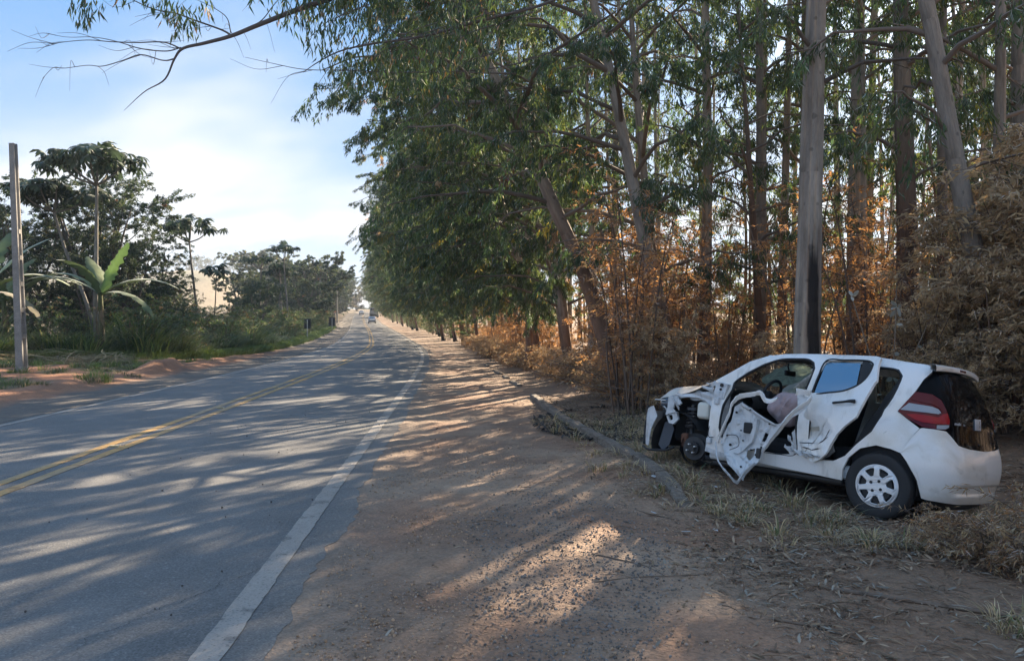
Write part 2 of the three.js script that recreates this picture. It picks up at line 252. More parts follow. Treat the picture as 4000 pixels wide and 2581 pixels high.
function barkColor({ char = 0, red = 2, seed = 1, dark = 1, burnt = 0 }) {               // scorched foot, reddish lower bark, pale grey stem with peeling streaks
  return (t, a, p, len) => {
    const cx = Math.cos(a), sx = Math.sin(a), n = fbm(cx * 1.6 + seed * 3, len * 0.35 + sx * 1.6, 4, 110 + seed), st = fbm(cx * 5 + sx * 4, len * 0.22, 3, 130 + seed);
    let c = mix3([0.52, 0.46, 0.40], [0.38, 0.34, 0.30], n); c = mix3(c, [0.55, 0.42, 0.30], sst(0.56, 0.68, st) * 0.7); c = mix3(c, [0.24, 0.20, 0.17], sst(0.6, 0.75, n) * 0.6);
    c = mix3(c, mix3([0.33, 0.19, 0.12], [0.22, 0.135, 0.095], n), 1 - sst(red * 0.6, red * 1.4, len + (st - 0.5) * 2.5));
    if (char) c = mix3(c, [0.018, 0.017, 0.016], 1 - sst(char * 0.8, char * 1.0, len + (fbm(cx * 2 + seed, len * 0.8 + sx * 2, 3, 140 + seed) - 0.5) * char * 1.6));
    if (burnt) { const da = Math.abs(a - (Math.PI + .12 + .3 * (fbm(len * 1.1, 3, 3, 150) - .5))), w = .62 - .08 * len + .35 * (fbm(len * 2.6, a * 2.5, 4, 151) - .5), top = 2.9 + .9 * (fbm(a * 5, 1, 3, 152) - .5); c = mix3(c, mix3([.02, .018, .017], [.05, .035, .028], n), (1 - sst(w - .07, w + .07, da)) * (1 - sst(top - .25, top + .1, len))); c = mix3(c, [.26, .15, .10], .55 * (1 - sst(w, w + .35, da)) * sst(w - .05, w + .05, da) * (1 - sst(top, top + .5, len))); }
    return tint(c, dark);
  };
}
// limbs, twigs and hanging leaves for one crown
function crownOf(R, stem, rStem, { from = 0.4, limbs = 24, reach = 3.2, lean = [0, 0, 0], leafLen = 0.17, leafWid = 0.036, twigs = 12, leaves = 40, dry = 0, up = 0.55, droop = 1 }) {
  const br = new MB(), lf = new MB(), n = stem.length - 1, D = V(0, 0, 0), S = V(0, 0, 0);
  for (let i = 0; i < limbs; i++) {
    const h = from + (1 - from) * Math.pow((i + R()) / limbs, 0.9), k = Math.min(n - 1, Math.floor(h * n)), p = stem[k].clone().lerp(stem[k + 1], h * n - k), az = i * 2.39996 + R() * 0.8;
    const L = reach * (0.45 + 0.75 * Math.sin(Math.PI * clamp(0.15 + 0.8 * (h - from) / (1 - from)))) * (0.7 + 0.5 * R());
    const o = V(Math.cos(az) + lean[0] * 0.7, 0, Math.sin(az) + lean[2] * 0.7).normalize(), e = up * (0.6 + 0.8 * R());
    const pts = [p]; for (let s = 1; s <= 6; s++) { const q = s / 6; pts.push(V(p.x + o.x * L * q + (R() - 0.5) * 0.16 * L * q, p.y + L * (e * q - 0.42 * droop * q * q) + (R() - 0.5) * 0.05 * L, p.z + o.z * L * q + (R() - 0.5) * 0.16 * L * q)); }
    const r0 = Math.min(rStem(h) * 0.55, 0.018 + L * 0.011), cc = tint([0.17, 0.135, 0.11], 0.7 + 0.6 * R());
    br.tube(pts, (t) => r0 * (1 - 0.85 * t) + 0.003, 6, cc, { cap: false });
    for (let w = 0; w < twigs; w++) {
      const q = 0.28 + 0.72 * (w + R()) / twigs, m = Math.min(5, Math.floor(q * 6)), b = pts[m].clone().lerp(pts[m + 1], q * 6 - m), ta = R() * 6.283, tl = (0.35 + 0.75 * R()) * (0.6 + reach * 0.16);
      const tp = [b]; let dx = Math.cos(ta) * 0.7 + o.x * 0.5, dz = Math.sin(ta) * 0.7 + o.z * 0.5, dy = droop > .8 ? 0.3 - 1.15 * R() : 0.9 - 1.25 * R();
      for (let s = 1; s <= 3; s++) { const g = tp[s - 1]; tp.push(V(g.x + dx * tl / 3, g.y + (dy - 0.45 * droop * s / 3 * 1.2) * tl / 3, g.z + dz * tl / 3)); }
      br.tube(tp, [0.008, 0.006, 0.0045, 0.003], 3, cc, { cap: false });
      const base = leafColor(R, dry), lively = R() < 0.12 ? 1.5 : 1;
      for (let l = 0; l < leaves; l++) {
        const f = 0.15 + 0.85 * Math.sqrt(R()), g = Math.min(2, Math.floor(f * 3)), at = tp[g].clone().lerp(tp[g + 1], f * 3 - g); at.x += (R() - .5) * .16; at.y += (R() - .6) * .16; at.z += (R() - .5) * .16;
        D.set((R() - .5) * 1.2 + dx * .25, -1.05 * droop + 0.5 * (R() - 0.3) * 1.2 + (1 - droop) * (R() - .3), (R() - .5) * 1.2 + dz * .25).normalize(); S.set(R() - .5, (R() - .5) * .6, R() - .5).cross(D).normalize();
        lf.leaf(at, D, S, leafLen * (0.6 + 0.7 * R()), leafWid * (0.7 + 0.6 * R()), tint(R() < 0.65 ? base : leafColor(R, dry), lively), 0.1 + 0.15 * R());
      }
    }
  }
  return [br, lf];
}
function stemCurve(R, pts, wob = 0.05, n = 30) { const q = pts.map((p, i) => i && i < pts.length - 1 ? V(p[0] + (R() - .5) * wob, p[1], p[2] + (R() - .5) * wob) : V(...p)); return curve(q, n); }
function eucalypt(name, label, group, seed, o) {                // o.stem in metres from the foot
  const R = rng(seed), g = new THREE.Group(); g.name = name;
  const stem = stemCurve(R, o.stem, o.wob ?? 0.12, o.burnt ? 150 : 36), rf = (t) => o.r * ((1 - t) ** 0.8 * 0.86 + 0.12 + 0.28 * Math.exp(-t * 45));
  const tb = new MB(); tb.tube(stem, rf, o.burnt ? 56 : o.seg || 16, barkColor({ char: o.char || 0, red: o.red ?? 2, seed: seed % 17, dark: o.dark || 1, burnt: o.burnt || 0 }), { wob: 0.11, seed: seed % 13 });
  mesh('trunk', tb.geo(), barkMat, g);
  if (o.crown) { const [br, lf] = crownOf(R, stem, rf, o.crown); mesh('branches', br.geo(), twigMat, g).userData.kind = 'stuff'; const c = mesh('crown', lf.geo(), (o.crown.dry || 0) > 0.7 ? dryMat : leafMat, g); c.userData.kind = 'stuff'; }
  return tag(g, label, 'tree', group);
}
let trianglesPlaced = 0;
const put = (o, x, d, turn = 0, s = 1, sink = 0.1) => { o.position.set(...spot(x, d, sink)); o.rotation.y = turn; if (s !== 1) o.scale.setScalar(s); return o; };
function place(proto, x, d, turn, s, label, group) { let o; if (!proto.parent) { o = proto; o.name = numbered(proto.name); scene.add(o); if (label) o.userData.label = label; if (group) o.userData.group = group; } else o = copyOf(proto, label, group); return put(o, x, d, turn, s); }

// --- eucalypts one can tell apart by their stems, beside and behind the wrecked car
const G_BIG = 'tall eucalypts behind the verge';
const big = [
  // label, x, d, stem (metres from the foot), radius, colouring, crown
  ['stout pale eucalypt with a black burnt streak up its foot behind the white car', 4.55, 12.1, [[0, 0, 0], [.1, 4, 0], [.2, 8, 0], [.35, 13, .2], [.4, 19, .4]], .215, { red: 0.1, burnt: 1 }],
  ['thick dark barked eucalypt rising beside the brown leafy thicket', 7.15, 14, [[0, 0, 0], [-.05, 3, 0], [-.25, 7, 0], [-.3, 12, .1], [-.2, 18, .2]], .215, { red: 5, dark: .62 }],
  ['grey eucalypt leaning in from the thicket at a steep tilt', 7.35, 11.4, [[0, 0, 0], [-.75, 3, .1], [-1.5, 6, .2], [-2.3, 10, .3], [-2.8, 15, .3]], .17, { red: 1, dark: .8 }],
  ['straight slender grey eucalypt between the pale stem and the leaning ones', 5.7, 18, [[0, 0, 0], [0, 5, .1], [-.05, 10, .1], [.1, 18, 0]], .15, { red: 1.2, dark: .7 }],
  ['straight grey eucalypt with loose bark strips above the rusty thicket', 4.4, 18, [[0, 0, 0], [.03, 5, 0], [0, 10, .1], [-.1, 18, 0]], .155, { red: 2.5 }],
  ['thin reddish eucalypt bowed between two straight grey stems', 5.55, 17, [[0, 0, 0], [-.2, 2.5, 0], [-.5, 6, 0], [-1.0, 12, .2]], .10, { red: 6, dark: .8 }],
  ['thin dark eucalypt close beside the stout pale stem', 7.0, 19, [[0, 0, 0], [.05, 5, 0], [.1, 10, 0], [.1, 17, 0]], .13, { red: 3, dark: .6 }],
  ['grey eucalypt standing just behind the stout pale stem', 7.45, 17, [[0, 0, 0], [0, 5, 0], [.1, 10, 0], [.1, 18, 0]], .165, { red: 1.5, dark: .85 }],
  ['grey eucalypt paired with another behind the stout pale stem', 9.1, 20, [[0, 0, 0], [0, 5, 0], [.1, 10, 0], [.1, 18, 0]], .145, { red: 1.5, dark: .8 }],
  ['dark eucalypt half hidden by the brown leafy thicket', 8.9, 16, [[0, 0, 0], [-.1, 5, 0], [-.1, 10, 0], [-.1, 18, 0]], .12, { red: 3, dark: .6 }],
  ['grey eucalypt rising above the top of the brown leafy thicket', 7.9, 12.8, [[0, 0, 0], [.05, 5, 0], [.05, 10, 0], [.1, 18, 0]], .12, { red: 2, dark: .75 }],
  ['stout grey eucalypt at the back of the brown leafy thicket', 9.0, 14, [[0, 0, 0], [.05, 5, 0], [.05, 10, 0], [.1, 18, 0]], .19, { red: 2, dark: .8 }],
  ['grey eucalypt leaning far over towards the road from a charred black foot', 3.55, 16, [[0, 0, 0], [-.75, 3.2, .1], [-1.3, 5.4, .1], [-1.75, 7.6, .2], [-2.6, 10.5, .4], [-3.6, 14, .6]], .165, { red: 2.6, char: .9 }],
  ['reddish eucalypt leaning hard towards the road with its bark peeling', 2.45, 17.5, [[0, 0, 0], [-.75, 2.6, 0], [-1.55, 4.6, 0], [-2.5, 6.6, .1], [-3.9, 9.5, .3], [-5.2, 13, .6]], .20, { red: 4.5, char: 0 }],
  ['pale eucalypt with a white lit edge and a charred foot in the rusty scrub', 1.85, 25, [[0, 0, 0], [-.35, 3.5, 0], [-.7, 7, 0], [-1.3, 12, .2], [-1.8, 17, .4]], .17, { red: 2, char: .8 }],
  ['slim straight pale eucalypt next to the reddish leaning one', 2.45, 24, [[0, 0, 0], [0, 4, 0], [-.1, 8, 0], [-.3, 16, 0]], .14, { red: .6 }],
  ['grey twin stemmed looking eucalypt half lost in brown foliage', .65, 29, [[0, 0, 0], [0, 4, 0], [-.2, 8, 0], [-.6, 15, 0]], .16, { red: 3 }],
  ['reddish eucalypt with a tall charred foot beside the dry brush heap', 3.35, 17.3, [[0, 0, 0], [-.12, 2.2, 0], [-.3, 4.2, 0], [-.7, 8, 0], [-1, 15, .1]], .155, { red: 4, char: 1.1 }],
];
big.forEach(([label, x, d, stem, r, c], i) => {
  const dense = i >= 12, t = eucalypt('eucalypt', label, G_BIG, 200 + i * 7, { stem, r, ...c, crown: { from: dense ? .32 : .29, limbs: dense ? 24 : 21, reach: dense ? 3.2 : 2.1, lean: dense ? [-.7, 0, 0] : [0, 0, 0], twigs: dense ? 11 : 8, leaves: dense ? 60 : 40, leafLen: .15, leafWid: .030, up: .6 } });
  t.name = numbered('eucalypt'); scene.add(t); put(t, x, d);
});
// --- plantation stems further back and along the road: a few kinds, cloned
const protoEdge = [0, 1, 2].map((i) => eucalypt('eucalypt', '', '', 400 + i, { stem: [[0, 0, 0], [-.5, 3, .1], [-1.4, 6, .1 * i], [-2.6, 10, .2], [-3.6, 14.5 + i, .3]], r: .16, red: 2.5, char: .7, crown: { from: .19, limbs: 46, reach: 3.9, lean: [-.8, 0, .1], twigs: 17, leaves: 78, leafLen: .17, leafWid: .036, dry: .02 } }));
const protoTall = [0, 1, 2].map((i) => eucalypt('eucalypt', '', '', 430 + i, { stem: [[0, 0, 0], [.05, 5, 0], [-.1, 10, .1], [.1 * i, 17 + i, .2]], r: .13, red: 2.2, char: i === 1 ? .8 : 0, seg: 12, crown: { from: .5, limbs: 14, reach: 2.0, twigs: 7, leaves: 34, leafLen: .17, leafWid: .035 } }));
const protoPole = [0, 1, 2].map((i) => eucalypt('eucalypt', '', '', 470 + i, { stem: [[0, 0, 0], [.15 * (i - 1), 4, 0], [.3 * (i - 1), 9, .1], [.5 * (i - 1), 16 + i, .2]], r: .085 + .02 * i, red: 2.5, char: i === 2 ? 1.0 : 0, seg: 12, crown: { from: .66, limbs: 8, reach: 1.2, twigs: 5, leaves: 24, leafLen: .16, leafWid: .034 } }));
const protoThin = [0, 1].map((i) => eucalypt('eucalypt', '', '', 460 + i, { stem: [[0, 0, 0], [.1, 4, 0], [-.1, 8, .1], [.2, 12 + i, .2]], r: .07, red: 3, seg: 10, crown: { from: .35, limbs: 10, reach: 1.2, twigs: 6, leaves: 28, leafLen: .16, leafWid: .034 } }));
{
  const R = rng(31);
  // leaning edge trees along the verge
  for (let d = 27; d < 330; d += d < 70 ? 4.2 : d < 150 ? 7 : 12) { const t = 8.1 - (d > 60 ? .8 : 0) + (R() - .3) * 1.8, x = roadC(d) + t; place(protoEdge[Math.floor(R() * 3)], x, d, (R() - .5) * .9 + .15, .85 + .35 * R(), 'leaning eucalypt in the row whose crowns hang over the road', 'eucalypts hanging over the road'); }
  for (let k = 0; k < 46; k++) { const d = 16.5 + 24 * R(), x = d * (.04 + .60 * R()); if (x - roadC(d) < 9.8 || (x > 8 && d > 19 && R() < .6)) continue; place(protoPole[k % 3], x, d, R() * 6.28, .85 + .35 * R(), 'bare upright eucalypt pole among the leaning stems', 'upright eucalypt poles behind the verge'); }
  // close set stems behind them
  for (let k = 0; k < 42; k++) { const d = 24 + 110 * R() ** 1.3, t = 8.6 + 7 * R(), x = roadC(d) + t; if (d < 48 && t > 10 && R() < .6) continue; place(R() < .5 ? protoThin[Math.floor(R() * 2)] : protoTall[Math.floor(R() * 3)], x, d, R() * 6.28, .75 + .45 * R(), 'straight eucalypt in the close set rows along the road', 'close set eucalypts along the road'); }
  for (let k = 0; k < 70; k++) { const d = 15 + 30 * R(), x = 5 + 20 * R() + (d - 15) * .1; if (x > 7 && d > 19 && R() < .88) continue; if (R() < .25) continue; place(R() < .4 ? protoThin[Math.floor(R() * 2)] : protoTall[Math.floor(R() * 3)], x, d + 4, R() * 6.28, .8 + .4 * R(), 'slender eucalypt deep in the plantation', 'eucalypts deep in the plantation'); }
}
// ---------------------------------------------------------------- scorched thicket on the right
function thicket(name, seed, { stems = 7, h = 2.6, spread = 1.1, twigs = 9, leaves = 60, leafLen = .095, leafWid = .02, dry = 1, pal = DRY, mat = dryMat, lo = .15 }) {
  const R = rng(seed), g = new THREE.Group(), st = new MB(), lf = new MB(), D = V(0, 0, 0), S = V(0, 0, 0); g.name = name;
  const col = () => R() < dry ? tint(pal[Math.floor(R() * pal.length)], .7 + .55 * R()) : tint(GREENS[Math.floor(R() * 5)], 1 + .6 * R());
  for (let i = 0; i < stems; i++) {
    const a = i / stems * 6.283 + R(), o = spread * (.25 + .75 * R()), hh = h * (.6 + .45 * R()), bx = Math.cos(a) * .15 * spread, bz = Math.sin(a) * .15 * spread;
    const pts = curve([V(bx, 0, bz), V(bx + Math.cos(a) * o * .25, hh * .4, bz + Math.sin(a) * o * .25), V(bx + Math.cos(a) * o * .6 + (R() - .5) * .3, hh * .78, bz + Math.sin(a) * o * .6), V(bx + Math.cos(a) * o, hh, bz + Math.sin(a) * o)], 10);
    st.tube(pts, (t) => .013 * (1 - .8 * t) * Math.sqrt(h / 2) + .002, 4, tint([.16, .11, .08], .6 + .6 * R()), { cap: false });
    for (let w = 0; w < twigs; w++) {
      const q = lo + (1 - lo) * (w + R()) / twigs, k = Math.min(9, Math.floor(q * 10)), b = pts[k].clone().lerp(pts[k + 1], q * 10 - k), ta = R() * 6.283, tl = (.3 + .55 * R()) * (.4 + spread * .6);
      const e = V(b.x + Math.cos(ta) * tl, b.y + tl * (.25 - .5 * R()), b.z + Math.sin(ta) * tl), m = b.clone().lerp(e, .55); m.y += tl * .14;
      st.tube([b, m, e], [.005, .004, .002], 3, [.15, .10, .07], { cap: false });
      const base = col();
      for (let l = 0; l < leaves; l++) { const f = .1 + .9 * R(), at = f < .55 ? b.clone().lerp(m, f / .55) : m.clone().lerp(e, (f - .55) / .45); at.x += (R() - .5) * .1; at.y += (R() - .5) * .1; at.z += (R() - .5) * .1; D.set(R() - .5 + (e.x - b.x) * .5, -.75 * R() + .15, R() - .5 + (e.z - b.z) * .5).normalize(); S.set(R() - .5, R() - .5, R() - .5).cross(D).normalize(); lf.leaf(at, D, S, leafLen * (.55 + .8 * R()), leafWid * (.7 + .7 * R()), R() < .5 ? base : col(), .3 * R(), .2 * R()); }
    }
  }
  mesh('stems', st.geo(), twigMat, g).userData.kind = 'stuff'; mesh('foliage', lf.geo(), mat, g).userData.kind = 'stuff';
  return tag(g, '', 'shrub');
}
const RUSTY = [[.60, .29, .085], [.52, .25, .085], [.46, .23, .09], [.62, .35, .13]], TAN = [[.52, .37, .19], [.43, .29, .14], [.57, .42, .24], [.36, .24, .12]];
const shrubTan = [0, 1].map((i) => thicket('dry_shrub', 500 + i, { stems: 12, h: 3.3, spread: 1.0, twigs: 14, leaves: 50, leafLen: .115, leafWid: .026, pal: TAN }));
const shrubRust = [0, 1].map((i) => thicket('dry_shrub', 510 + i, { stems: 9, h: 2.6, spread: 1.0, twigs: 9, leaves: 30, leafLen: .12, leafWid: .024, pal: [...RUSTY, ...RUSTY, ...DRY] }));
const shrubTall = [0, 1].map((i) => thicket('dry_shrub', 520 + i, { stems: 5, h: 4.6, spread: 1.3, twigs: 11, leaves: 24, leafLen: .12, leafWid: .025, pal: [...RUSTY, ...RUSTY, ...DRY], lo: .3 }));
const shrubLow = [0, 1].map((i) => thicket('dry_brush', 530 + i, { stems: 12, h: .9, spread: .9, twigs: 8, leaves: 26, leafLen: .11, leafWid: .018, pal: [...TAN, ...DRY] }));
const shrubGreen = [0, 1].map((i) => thicket('green_shrub', 540 + i, { stems: 8, h: 3.2, spread: 1.3, twigs: 9, leaves: 36, leafLen: .15, leafWid: .04, dry: .12, mat: leafMat }));
{
  const R = rng(91), G = 'scorched shrubs under the eucalypts';
  for (const [x, d, s, k] of [[6.75, 10.8, 1.0, 0], [7.3, 11.2, 1.2, 1], [6.9, 10.0, .85, 1], [7.8, 10.4, 1.25, 0], [8.6, 12.4, 1.3, 0], [8.2, 11.6, 1.35, 1], [6.0, 10.4, .42, 1], [5.6, 10.9, .40, 0], [6.15, 11.2, .72, 1], [6.6, 11.6, .9, 0], [7.3, 9.2, .9, 0], [7.9, 9.0, 1.1, 1]]) place(shrubTan[k], x, d, R() * 6.28, s, 'tan leafed shrub in the thicket behind the tail of the white car', 'tan shrubs behind the car');
  for (let k = 0; k < 34; k++) { const d = 11.4 + 9 * R(), x = 2.9 + 6.5 * R() + (13 - d) * .10 - (d > 14 ? .4 : 0); if (x < 3.9 && d < 12.5) continue; place(R() < .75 ? shrubRust[k % 2] : shrubTan[k % 2], x, d, R() * 6.28, .36 + .32 * R(), 'rusty leafed shrub among the stems behind the white car', G); }
  for (let k = 0; k < 30; k++) { const d = 13 + 8 * R(), x = d * (k < 18 ? .13 + .16 * R() : .36 + .24 * R()); if (Math.abs(x / d - .38) < .035 && d < 13.5) continue; place(shrubTall[k % 2], x, d, R() * 6.28, .75 + .5 * R(), 'tall thin scorched sapling with rusty leaves', 'scorched saplings under the eucalypts'); }
  for (let d = 18; d < 150; d += d < 60 ? 1.3 : 5) { const t = 9.6 - sst(18, 40, d) * 1.2 + (R() - .3) * 2.4, x = roadC(d) + t; place(R() < .6 ? shrubRust[Math.floor(R() * 2)] : shrubTall[Math.floor(R() * 2)], x, d, R() * 6.28, .5 + .5 * R(), 'scorched brown shrub at the foot of the roadside eucalypts', 'scorched shrubs along the verge'); }
  for (let d = 12.5; d < 60; d += .62) { const t = 9.4 - sst(14, 34, d) * 1.6 + (R() - .5) * 1.6 + (d < 16 ? .8 : 0), x = roadC(d) + t; place(shrubLow[Math.floor(R() * 2)], x, d, R() * 6.28, .55 + .6 * R(), 'low heap of dry brown brush along the verge', 'dry brush along the verge'); }
  for (let k = 0; k < 16; k++) { const d = 20 + 30 * R(), x = 4 + 22 * R(); place(shrubGreen[k % 2], x, d + 3, R() * 6.28, .7 + .6 * R(), 'green understorey shrub deep in the plantation', 'green shrubs deep in the plantation'); }
  const leafy = [0, 1].map((i) => eucalypt('eucalypt', '', '', 480 + i, { stem: [[0, 0, 0], [.15, 3, 0], [-.1, 6, .15], [.2, 9.5 + i, .2]], r: .055, red: 4, seg: 8, crown: { from: .22, limbs: 20, reach: 1.25, twigs: 7, leaves: 26, leafLen: .16, leafWid: .034 } }));
  for (let k = 0; k < 22; k++) { const d = 15.5 + 17 * R(), x = d * (.2 + .46 * R()); if (x > 7 && d > 20 && R() < .6) continue; place(leafy[k % 2], x, d, R() * 6.28, .75 + .4 * R(), 'thin leafy young eucalypt among the big stems', 'young leafy eucalypts among the big stems'); }
  for (let k = 0; k < 8; k++) { const d = 18 + 13 * R(), x = d * (.50 + .17 * R()); place(k % 2 ? protoTall[k % 3] : leafy[k % 2], x, d, R() * 6.28, .9 + .3 * R(), 'leafy eucalypt behind the tan thicket', 'leafy eucalypts behind the thicket'); }
  for (let d = 60; d < 330; d += 7) place(shrubGreen[Math.floor(R() * 2)], roadC(d) + 7 + 2 * R(), d, R() * 6.28, .8 + .5 * R(), 'green shrub beyond the bend of the road', 'green shrubs beyond the bend');
}
// long overhanging limbs of the eucalypt that leans from a charred foot
{
  const t = scene.children.find((o) => o.userData.label && o.userData.label.startsWith('grey eucalypt leaning far over'));
  const R = rng(902), br = new MB(), lf = new MB(), cc = [.12, .10, .09], D = V(0, 0, 0), S = V(0, 0, 0);
  const limb = (pts, r0, r1) => { const q = curve(pts.map((p) => V(...p)), pts.length * 5); br.tube(q, (u) => lerp(r0, r1, u), 6, cc, { cap: true }); return q; };
  const hang = (c, n, r, sz = 1) => { for (let l = 0; l < n; l++) { const at = V(c.x + (R() - .5) * r, c.y + (R() - .6) * r * .8, c.z + (R() - .5) * r); D.set((R() - .5) * 1.1, -1, (R() - .5) * 1.1).normalize(); S.set(R() - .5, 0, R() - .5).cross(D).normalize(); lf.leaf(at, D, S, (.12 + .1 * R()) * sz, (.022 + .014 * R()) * sz, leafColor(R, .05), .2 * R()); } };
  overhang(limb, hang, R, t);
  mesh('overhanging_limbs', br.geo(), twigMat, t).userData.kind = 'stuff'; mesh('hanging_leaves', lf.geo(), leafMat, t).userData.kind = 'stuff';
}
function overhang(limb, hang, R, t) {
    const P = (px, py, dd = 0) => { const s = (13 + dd) / 780; return [(px - 512) * s - t.position.x, 1.75 + (322 - py) * s - t.position.y, -(13 + dd) - t.position.z]; };
  const tip = (a, n) => { for (let i = 0; i < n; i++) { const p = a[Math.floor(R() * a.length)], an = R() * 6.28, l = .25 + .5 * R(); limb([[p.x, p.y, p.z], [p.x + Math.cos(an) * l * .5 - .1, p.y + (R() - .6) * l * .5, p.z + Math.sin(an) * l * .3], [p.x + Math.cos(an) * l - .2, p.y + (R() - .75) * l, p.z + Math.sin(an) * l * .5]], .005, .0018); } };
  const main = limb([P(562, -128, 2.6), P(500, -75, 1.6), P(420, -38, .6), P(365, -14, .2), P(330, 0), P(298, 11), P(257, 27, -.2), P(232, 37, -.3), P(206, 44, -.4), P(183, 50, -.5), P(176, 59, -.5), P(166, 80, -.5), P(146, 92, -.5), P(125, 111, -.5)], .07, .003);
  tip(limb([P(183, 50, -.5), P(167, 43.5, -.6), P(138, 43.5, -.6), P(113, 42.7, -.7), P(90, 41, -.7), P(68, 42.7, -.8), P(53, 45, -.8)], .012, .003), 8);
  tip(limb([P(182, 48.5, -.5), P(166, 52), P(140, 49, -.5), P(122, 43.5, -.5), P(93, 38), P(68, 38), P(48, 34)], .011, .003), 8);
  tip(limb([P(176, 59.5, -.5), P(163, 61), P(142, 55.5), P(125, 61), P(103, 67), P(90, 66), P(64, 69), P(56, 68), P(44, 79)], .012, .003), 6);
  tip(limb([P(232, 36, -.3), P(222, 30.6), P(195, 21), P(177, 14.5), P(156, 10.5), P(132, 0), P(110, -12)], .018, .006), 10);
  tip(limb([P(232, 34), P(228, 19), P(216, 9.7), P(196, 0)], .01, .004), 6);
  tip(limb([P(240, 33), P(262, 22), P(275, 6), P(290, -10)], .01, .005), 4);
  for (const [px, py, n, r] of [[161, 3, 34, .4], [177, 10, 50, .4], [185, 18, 45, .36], [191, 25, 30, .3], [179, 33, 8, .16], [79, 5, 20, .24], [96, 6, 26, .28], [85, 19, 26, .22], [88, -2, 14, .25], [130, -6, 24, .4], [205, 6, 24, .3]]) { const q = P(px, py, -.4); hang(V(...q), n, r); }
  const l2 = limb([P(592, -20, 2.7), P(545, 5, 1.6), P(480, 22, .8), P(420, 38, .4), P(384, 43, .2), P(360, 47), P(338, 53), P(317, 64), P(304, 73)], .036, .006); tip(l2, 6);
  tip(limb([P(608, 30, 2.8), P(500, 68, 1), P(400, 73, .6), P(350, 71), P(304, 70), P(273, 64), P(246, 58)], .013, .003), 8);
  for (let k = 0; k < 150; k++) { const px = 250 + 235 * R(), lim = 20 + 60 * sst(250, 390, px); const py = -60 + (60 + lim) * R(); if (R() > sst(230, 380, px) * .9 + .1) continue; const q = P(px, py, (R() - .3) * 2.4); hang(V(...q), 34, .62, 1.05); if (R() < .4) limb([q, [q[0] + .3, q[1] + .25, q[2]], [q[0] + .8, q[1] + .35, q[2] + .2]], .004, .009); }
}
// ---------------------------------------------------------------- growth on the left of the road
const bladeGeo = (R, n, h, spread, w, cols, arch = .5) => { const b = new MB(); for (let i = 0; i < n; i++) { const a = R() * 6.283, r = Math.sqrt(R()) * spread * .35, hh = h * (.5 + .6 * R()), o = hh * arch * (.4 + R()), bx = Math.cos(a) * r, bz = Math.sin(a) * r, a2 = a + (R() - .5), ww = w * (.6 + .7 * R()), c = tint(cols[Math.floor(R() * cols.length)], .7 + .6 * R()), sx = -Math.sin(a2), sz = Math.cos(a2); let p = -1; for (let k = 0; k <= 4; k++) { const t = k / 4, x = bx + Math.cos(a2) * o * t * t, z = bz + Math.sin(a2) * o * t * t, y = hh * (t - .38 * arch * t * t * t * 1.3), q = ww * (k === 0 ? .6 : 1 - t * t) * .5 + .0008, l = b.v(x - sx * q, y, z - sz * q, c), m = b.v(x + sx * q, y, z + sz * q, c); if (p >= 0) { b.t(p, p + 1, l); b.t(p + 1, m, l); } p = l; } } return b.geo(); };
const GRASS = [[.075, .12, .03], [.06, .10, .03], [.10, .14, .04], [.05, .085, .03]], STRAW = [[.46, .33, .17], [.37, .27, .14], [.52, .40, .23], [.31, .24, .11]];
const grassMat = new THREE.MeshPhysicalMaterial({ vertexColors: true, roughness: .92, transmission: .4, thickness: 0, side: THREE.DoubleSide });
function clump(name, seed, n, h, spread, w, cols, arch) { const g = new THREE.Group(); g.name = name; mesh('blades', bladeGeo(rng(seed), n, h, spread, w, cols, arch), grassMat, g).userData.kind = 'stuff'; return tag(g, '', 'grass clump'); }
const caneClump = [0, 1, 2].map((i) => clump('tall_grass', 600 + i, 230, [2.2, 2.7, 3.3][i], 3.0, .05, [...GRASS.map((c) => tint(c, 1.6)), [.19, .25, .06], [.26, .27, .09]], .85));
const BROAD = [[.046, .078, .030], [.062, .096, .034], [.038, .066, .036], [.085, .11, .036]];
function broadTree(seed, { h = 7, stems = 4, reach = 2.6, n = 26, leafLen = .11, leafWid = .05, pal = BROAD, leaves = 40, from = .06, twigs = 11 }) {
  const R = rng(seed), g = new THREE.Group(); g.name = 'broadleaf_tree';
  const tb = new MB(), br = new MB(), lf = new MB(), save = GREENS.splice(0, GREENS.length, ...pal);
  for (let s = 0; s < stems; s++) { const a = s * 2.1 + R(), o = stems > 1 ? reach * .55 : .3, stem = stemCurve(R, [[0, 0, 0], [Math.cos(a) * o * .3, h * .35, Math.sin(a) * o * .3], [Math.cos(a) * o * .75, h * .7, Math.sin(a) * o * .75], [Math.cos(a) * o, h * (.85 + .15 * R()), Math.sin(a) * o]], .3, 14), rf = (t) => .085 * (1 - t) * h / 7 + .015; tb.tube(stem, rf, 8, [.12, .10, .085]); const [b1, l1] = crownOf(R, stem, rf, { from, limbs: Math.ceil(n / stems), reach: reach * .75, twigs, leaves, leafLen, leafWid, up: .75, droop: .45 }); br.add(b1.geo(false), [.10, .085, .07]); const off = lf.n; lf.p.push(...l1.p); lf.c.push(...l1.c); lf.u.push(...l1.u); lf.n += l1.n; for (const i of l1.i) lf.i.push(i + off); }
  GREENS.splice(0, GREENS.length, ...save);
  mesh('trunk', tb.geo(), twigMat, g); mesh('branches', br.geo(), twigMat, g).userData.kind = 'stuff'; mesh('crown', lf.geo(), leafMat, g).userData.kind = 'stuff';
  return tag(g, '', 'tree');
}
const broad = [0, 1, 2].map((i) => broadTree(620 + i, { h: 7 + i * .6, stems: 4, n: 34, reach: 3.0, leaves: 70 }));
